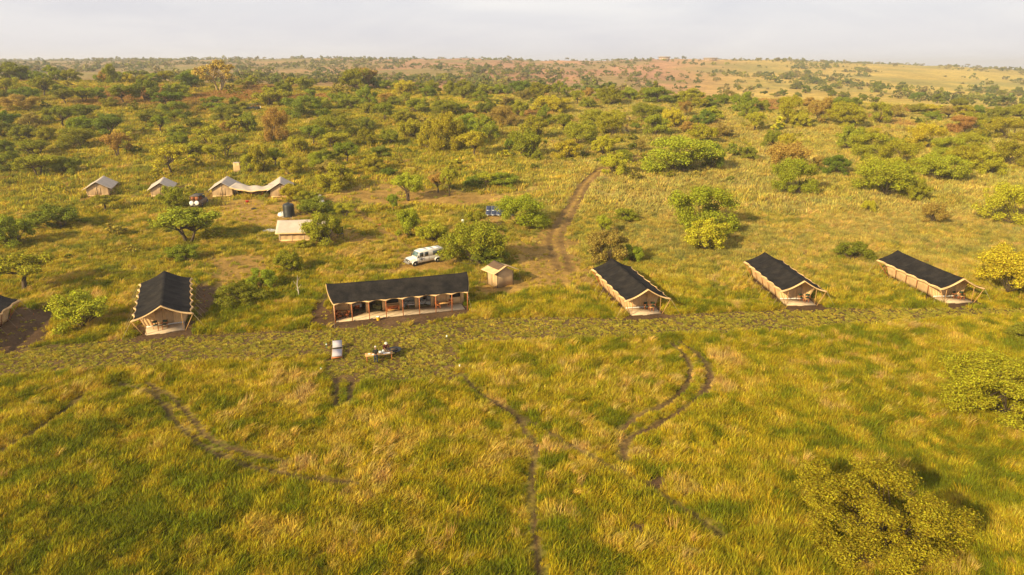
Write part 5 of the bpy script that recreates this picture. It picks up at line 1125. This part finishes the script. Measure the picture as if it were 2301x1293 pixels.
# ------------------------------------------------------------ people
SKIN = mat('skin', (.23, .12, .07), .6); JACK = mat('black_jacket', (.022, .021, .022), .85, (12, .3)); JEAN = mat('dark_jeans', (.03, .042, .065), .9, (20, .25)); MARO = mat('maroon_shirt', (.09, .022, .022), .9, (12, .3)); KHAK = mat('khaki_trousers', (.30, .22, .13), .9, (15, .2)); HAIR = mat('dark_hair', (.02, .014, .01), .7); CAPM = mat('pale_cap', (.62, .55, .46), .9); SHOE = mat('brown_shoe', (.09, .055, .035), .7)
def skinned(name, J, E, m_, parent, sub=1, rootv=0):
    me = bpy.data.meshes.new(name); me.from_pydata([j[:3] for j in J], E, []); me.update(); o = bpy.data.objects.new(name, me); COL.objects.link(o)
    sm_ = o.modifiers.new('skin', 'SKIN'); sm_.use_smooth_shade = True
    for k, v in enumerate(me.skin_vertices[0].data): r_ = J[k][3]; v.radius = (r_, J[k][4] if len(J[k]) > 4 else r_); v.use_root = (k == rootv)
    o.modifiers.new('sub', 'SUBSURF').levels = sub; o.modifiers['sub'].render_levels = sub
    dg = bpy.context.evaluated_depsgraph_get(); em = bpy.data.meshes.new_from_object(o.evaluated_get(dg)); bpy.data.objects.remove(o); em.materials.clear(); em.materials.append(m_); em.name = name
    em.polygons.foreach_set('use_smooth', np.ones(len(em.polygons), bool)); return link(name, em, None, parent)
def person(label, lean, arms, topm, legm, head_top, cap):
    """facing +y; lean bends the upper body forward; arms = wrist targets"""
    root = thing('person', (0, 0, 0), 0, label, 'person'); c, s = math.cos(lean), math.sin(lean)
    B = lambda x, y, z: (x, y * c + (z - .95) * s, .95 + (z - .95) * c - y * s)
    J = [(0, 0, .95, .125, .10), (*B(0, 0, 1.15), .13, .095), (*B(0, 0, 1.36), .15, .10), (*B(0, 0, 1.47), .075, .07), (*B(0, .02, 1.55), .055), (*B(0, .03, 1.64), .085, .095), (*B(0, .025, 1.73), .078, .085)]; E = [(k, k + 1) for k in range(6)]
    body = list(J); Eb = list(E)
    def chain(start, L_):
        k = start
        for p in L_: body.append(p); Eb.append((k, len(body) - 1)); k = len(body) - 1
        return k
    for sd in (-1, 1):
        chain(0, [(sd * .10, 0, .88, .095), (sd * .115, .03, .50, .06), (sd * .12, -.01, .10, .042), (sd * .125, .02, .05, .042), (sd * .13, .14, .035, .035)])
        el, wr = arms[sd]; sh_ = B(sd * .185, 0, 1.40)
        k = chain(2, [(*sh_, .058), (*el, .042), (*wr, .030)])
        d = Vector(wr) - Vector(el); d.normalize(); sdv = d.cross(Vector((0, 0, 1))); sdv.normalize(); pm = Vector(wr) + d * .06
        k = chain(k, [(*pm, .036, .018)])
        for q, ln in ((-.027, .07), (-.009, .08), (.009, .075), (.027, .06)):
            f0 = pm + d * .04 + sdv * q; f1 = f0 + d * ln * .5 + Vector((0, 0, -.012)); f2 = f1 + d * ln * .4 + Vector((0, 0, -.03)); chain(k, [(*f0, .0095), (*f1, .0085), (*f2, .0075)])
        th0 = Vector(wr) + d * .03 - sdv * sd * .03; th1 = th0 + d * .04 - sdv * sd * .03; chain(k, [(*th0, .012), (*th1, .010)])
    skinned('body', body, Eb, SKIN, root)
    tj = [(*B(0, 0, .90), .14, .115), (*B(0, 0, 1.15), .148, .112), (*B(0, 0, 1.37), .165, .115), (*B(0, .01, 1.46), .09, .08)]; te = [(0, 1), (1, 2), (2, 3)]
    for sd in (-1, 1):
        el, wr = arms[sd]; n_ = len(tj); tj += [(*B(sd * .19, 0, 1.40), .075), (*el, .058), (*(Vector(el) * .15 + Vector(wr) * .85), .045)]; te += [(2, n_), (n_, n_ + 1), (n_ + 1, n_ + 2)]
    skinned('jacket', tj, te, topm, root)
    lj = [(0, 0, .96, .14, .115)]; le = []
    for sd in (-1, 1): n_ = len(lj); lj += [(sd * .10, 0, .86, .108), (sd * .115, .03, .50, .078), (sd * .12, -.01, .10, .062)]; le += [(0, n_), (n_, n_ + 1), (n_ + 1, n_ + 2)]
    skinned('trousers', lj, le, legm, root)
    for sd in (-1, 1): skinned('shoe', [(sd * .12, -.06, .045, .05), (sd * .125, .05, .045, .05), (sd * .13, .17, .035, .042)], [(0, 1), (1, 2)], SHOE, root)
    hp = B(0, .02, 1.70)
    hm = MB().lathe([(.098, -.02), (.104, .03), (.09, .09), (.05, .125), (.005, .135)], (0, 0, 0), 16).build('cap' if cap else 'hair', head_top, root, True); hm.location = hp; hm.rotation_euler = (-lean, 0, 0); hm.scale = (.95, 1.08, 1)
    if cap: br_ = MB().lathe([(.10, -.02), (.17, -.03), (.17, -.02), (.10, -.005)], (0, 0, 0), 18).build('brim', head_top, hm, True)
    for sd in (-1, 1):
        e = MB().lathe([(.004, -.006), (.009, 0), (.004, .006)], (0, 0, 0), 8, 'y').build('eye', HAIR, root); e.location = B(sd * .033, .118, 1.665)
        e = MB().lathe([(.006, -.012), (.022, 0), (.006, .012)], (0, 0, 0), 8, 'x').build('ear', SKIN, root, True); e.location = B(sd * .09, .02, 1.655)
    e = MB().box((0, 0, 0), (.024, .03, .045), taper=.5).build('nose', SKIN, root); e.location = B(0, .125, 1.645); e = MB().box((0, 0, 0), (.045, .01, .010)).build('mouth', MARO, root); e.location = B(0, .112, 1.60)
    return root
P1 = person('person in black jacket and dark jeans standing at the near side of the long table', .22, {-1: ((-.27, .10, 1.12), (-.16, .42, .98)), 1: ((.27, .10, 1.12), (.16, .42, .98))}, JACK, JEAN, CAPM, False)
q = on_table(-.35, -.62, 0); P1.location = (q[0], q[1], .01); P1.rotation_euler = (0, 0, ang - .1)
P2 = person('person in maroon top and pale cap leaning over the far side of the long table', .38, {-1: ((-.28, .28, 1.02), (-.2, .52, .92)), 1: ((.28, .26, 1.02), (.16, .5, .95))}, MARO, KHAK, CAPM, True)
q = on_table(.72, .72, 0); P2.location = (q[0], q[1], .01); P2.rotation_euler = (0, 0, ang + math.pi + .15)
# ------------------------------------------------------------ air
zl, zh = float(GZ.min()) - 1, max(float(GZ.max()) + 14, CAMZ + 2)   # wraps the whole ground, the camera and the tallest trees
hz = MB().box((0, (ys[0] + ys[-1]) / 2, (zl + zh) / 2), (2 * xs[-1] + 20, ys[-1] - ys[0] + 20, zh - zl)).build('haze', mat('haze_tmp', (1, 1, 1))); hz.data.materials.clear()
hm_ = bpy.data.materials.new('haze'); hm_.use_nodes = True; t = hm_.node_tree; t.nodes.clear(); o = N(t, 'ShaderNodeOutputMaterial'); v = N(t, 'ShaderNodeVolumePrincipled')
v.inputs['Color'].default_value = (.92, .90, .88, 1); v.inputs['Density'].default_value = .00024; v.inputs['Anisotropy'].default_value = .2; t.links.new(v.outputs[0], o.inputs['Volume'])
hz.data.materials.append(hm_); tag(hz, 'thin warm haze hanging over the savanna', 'haze', None, 'stuff')
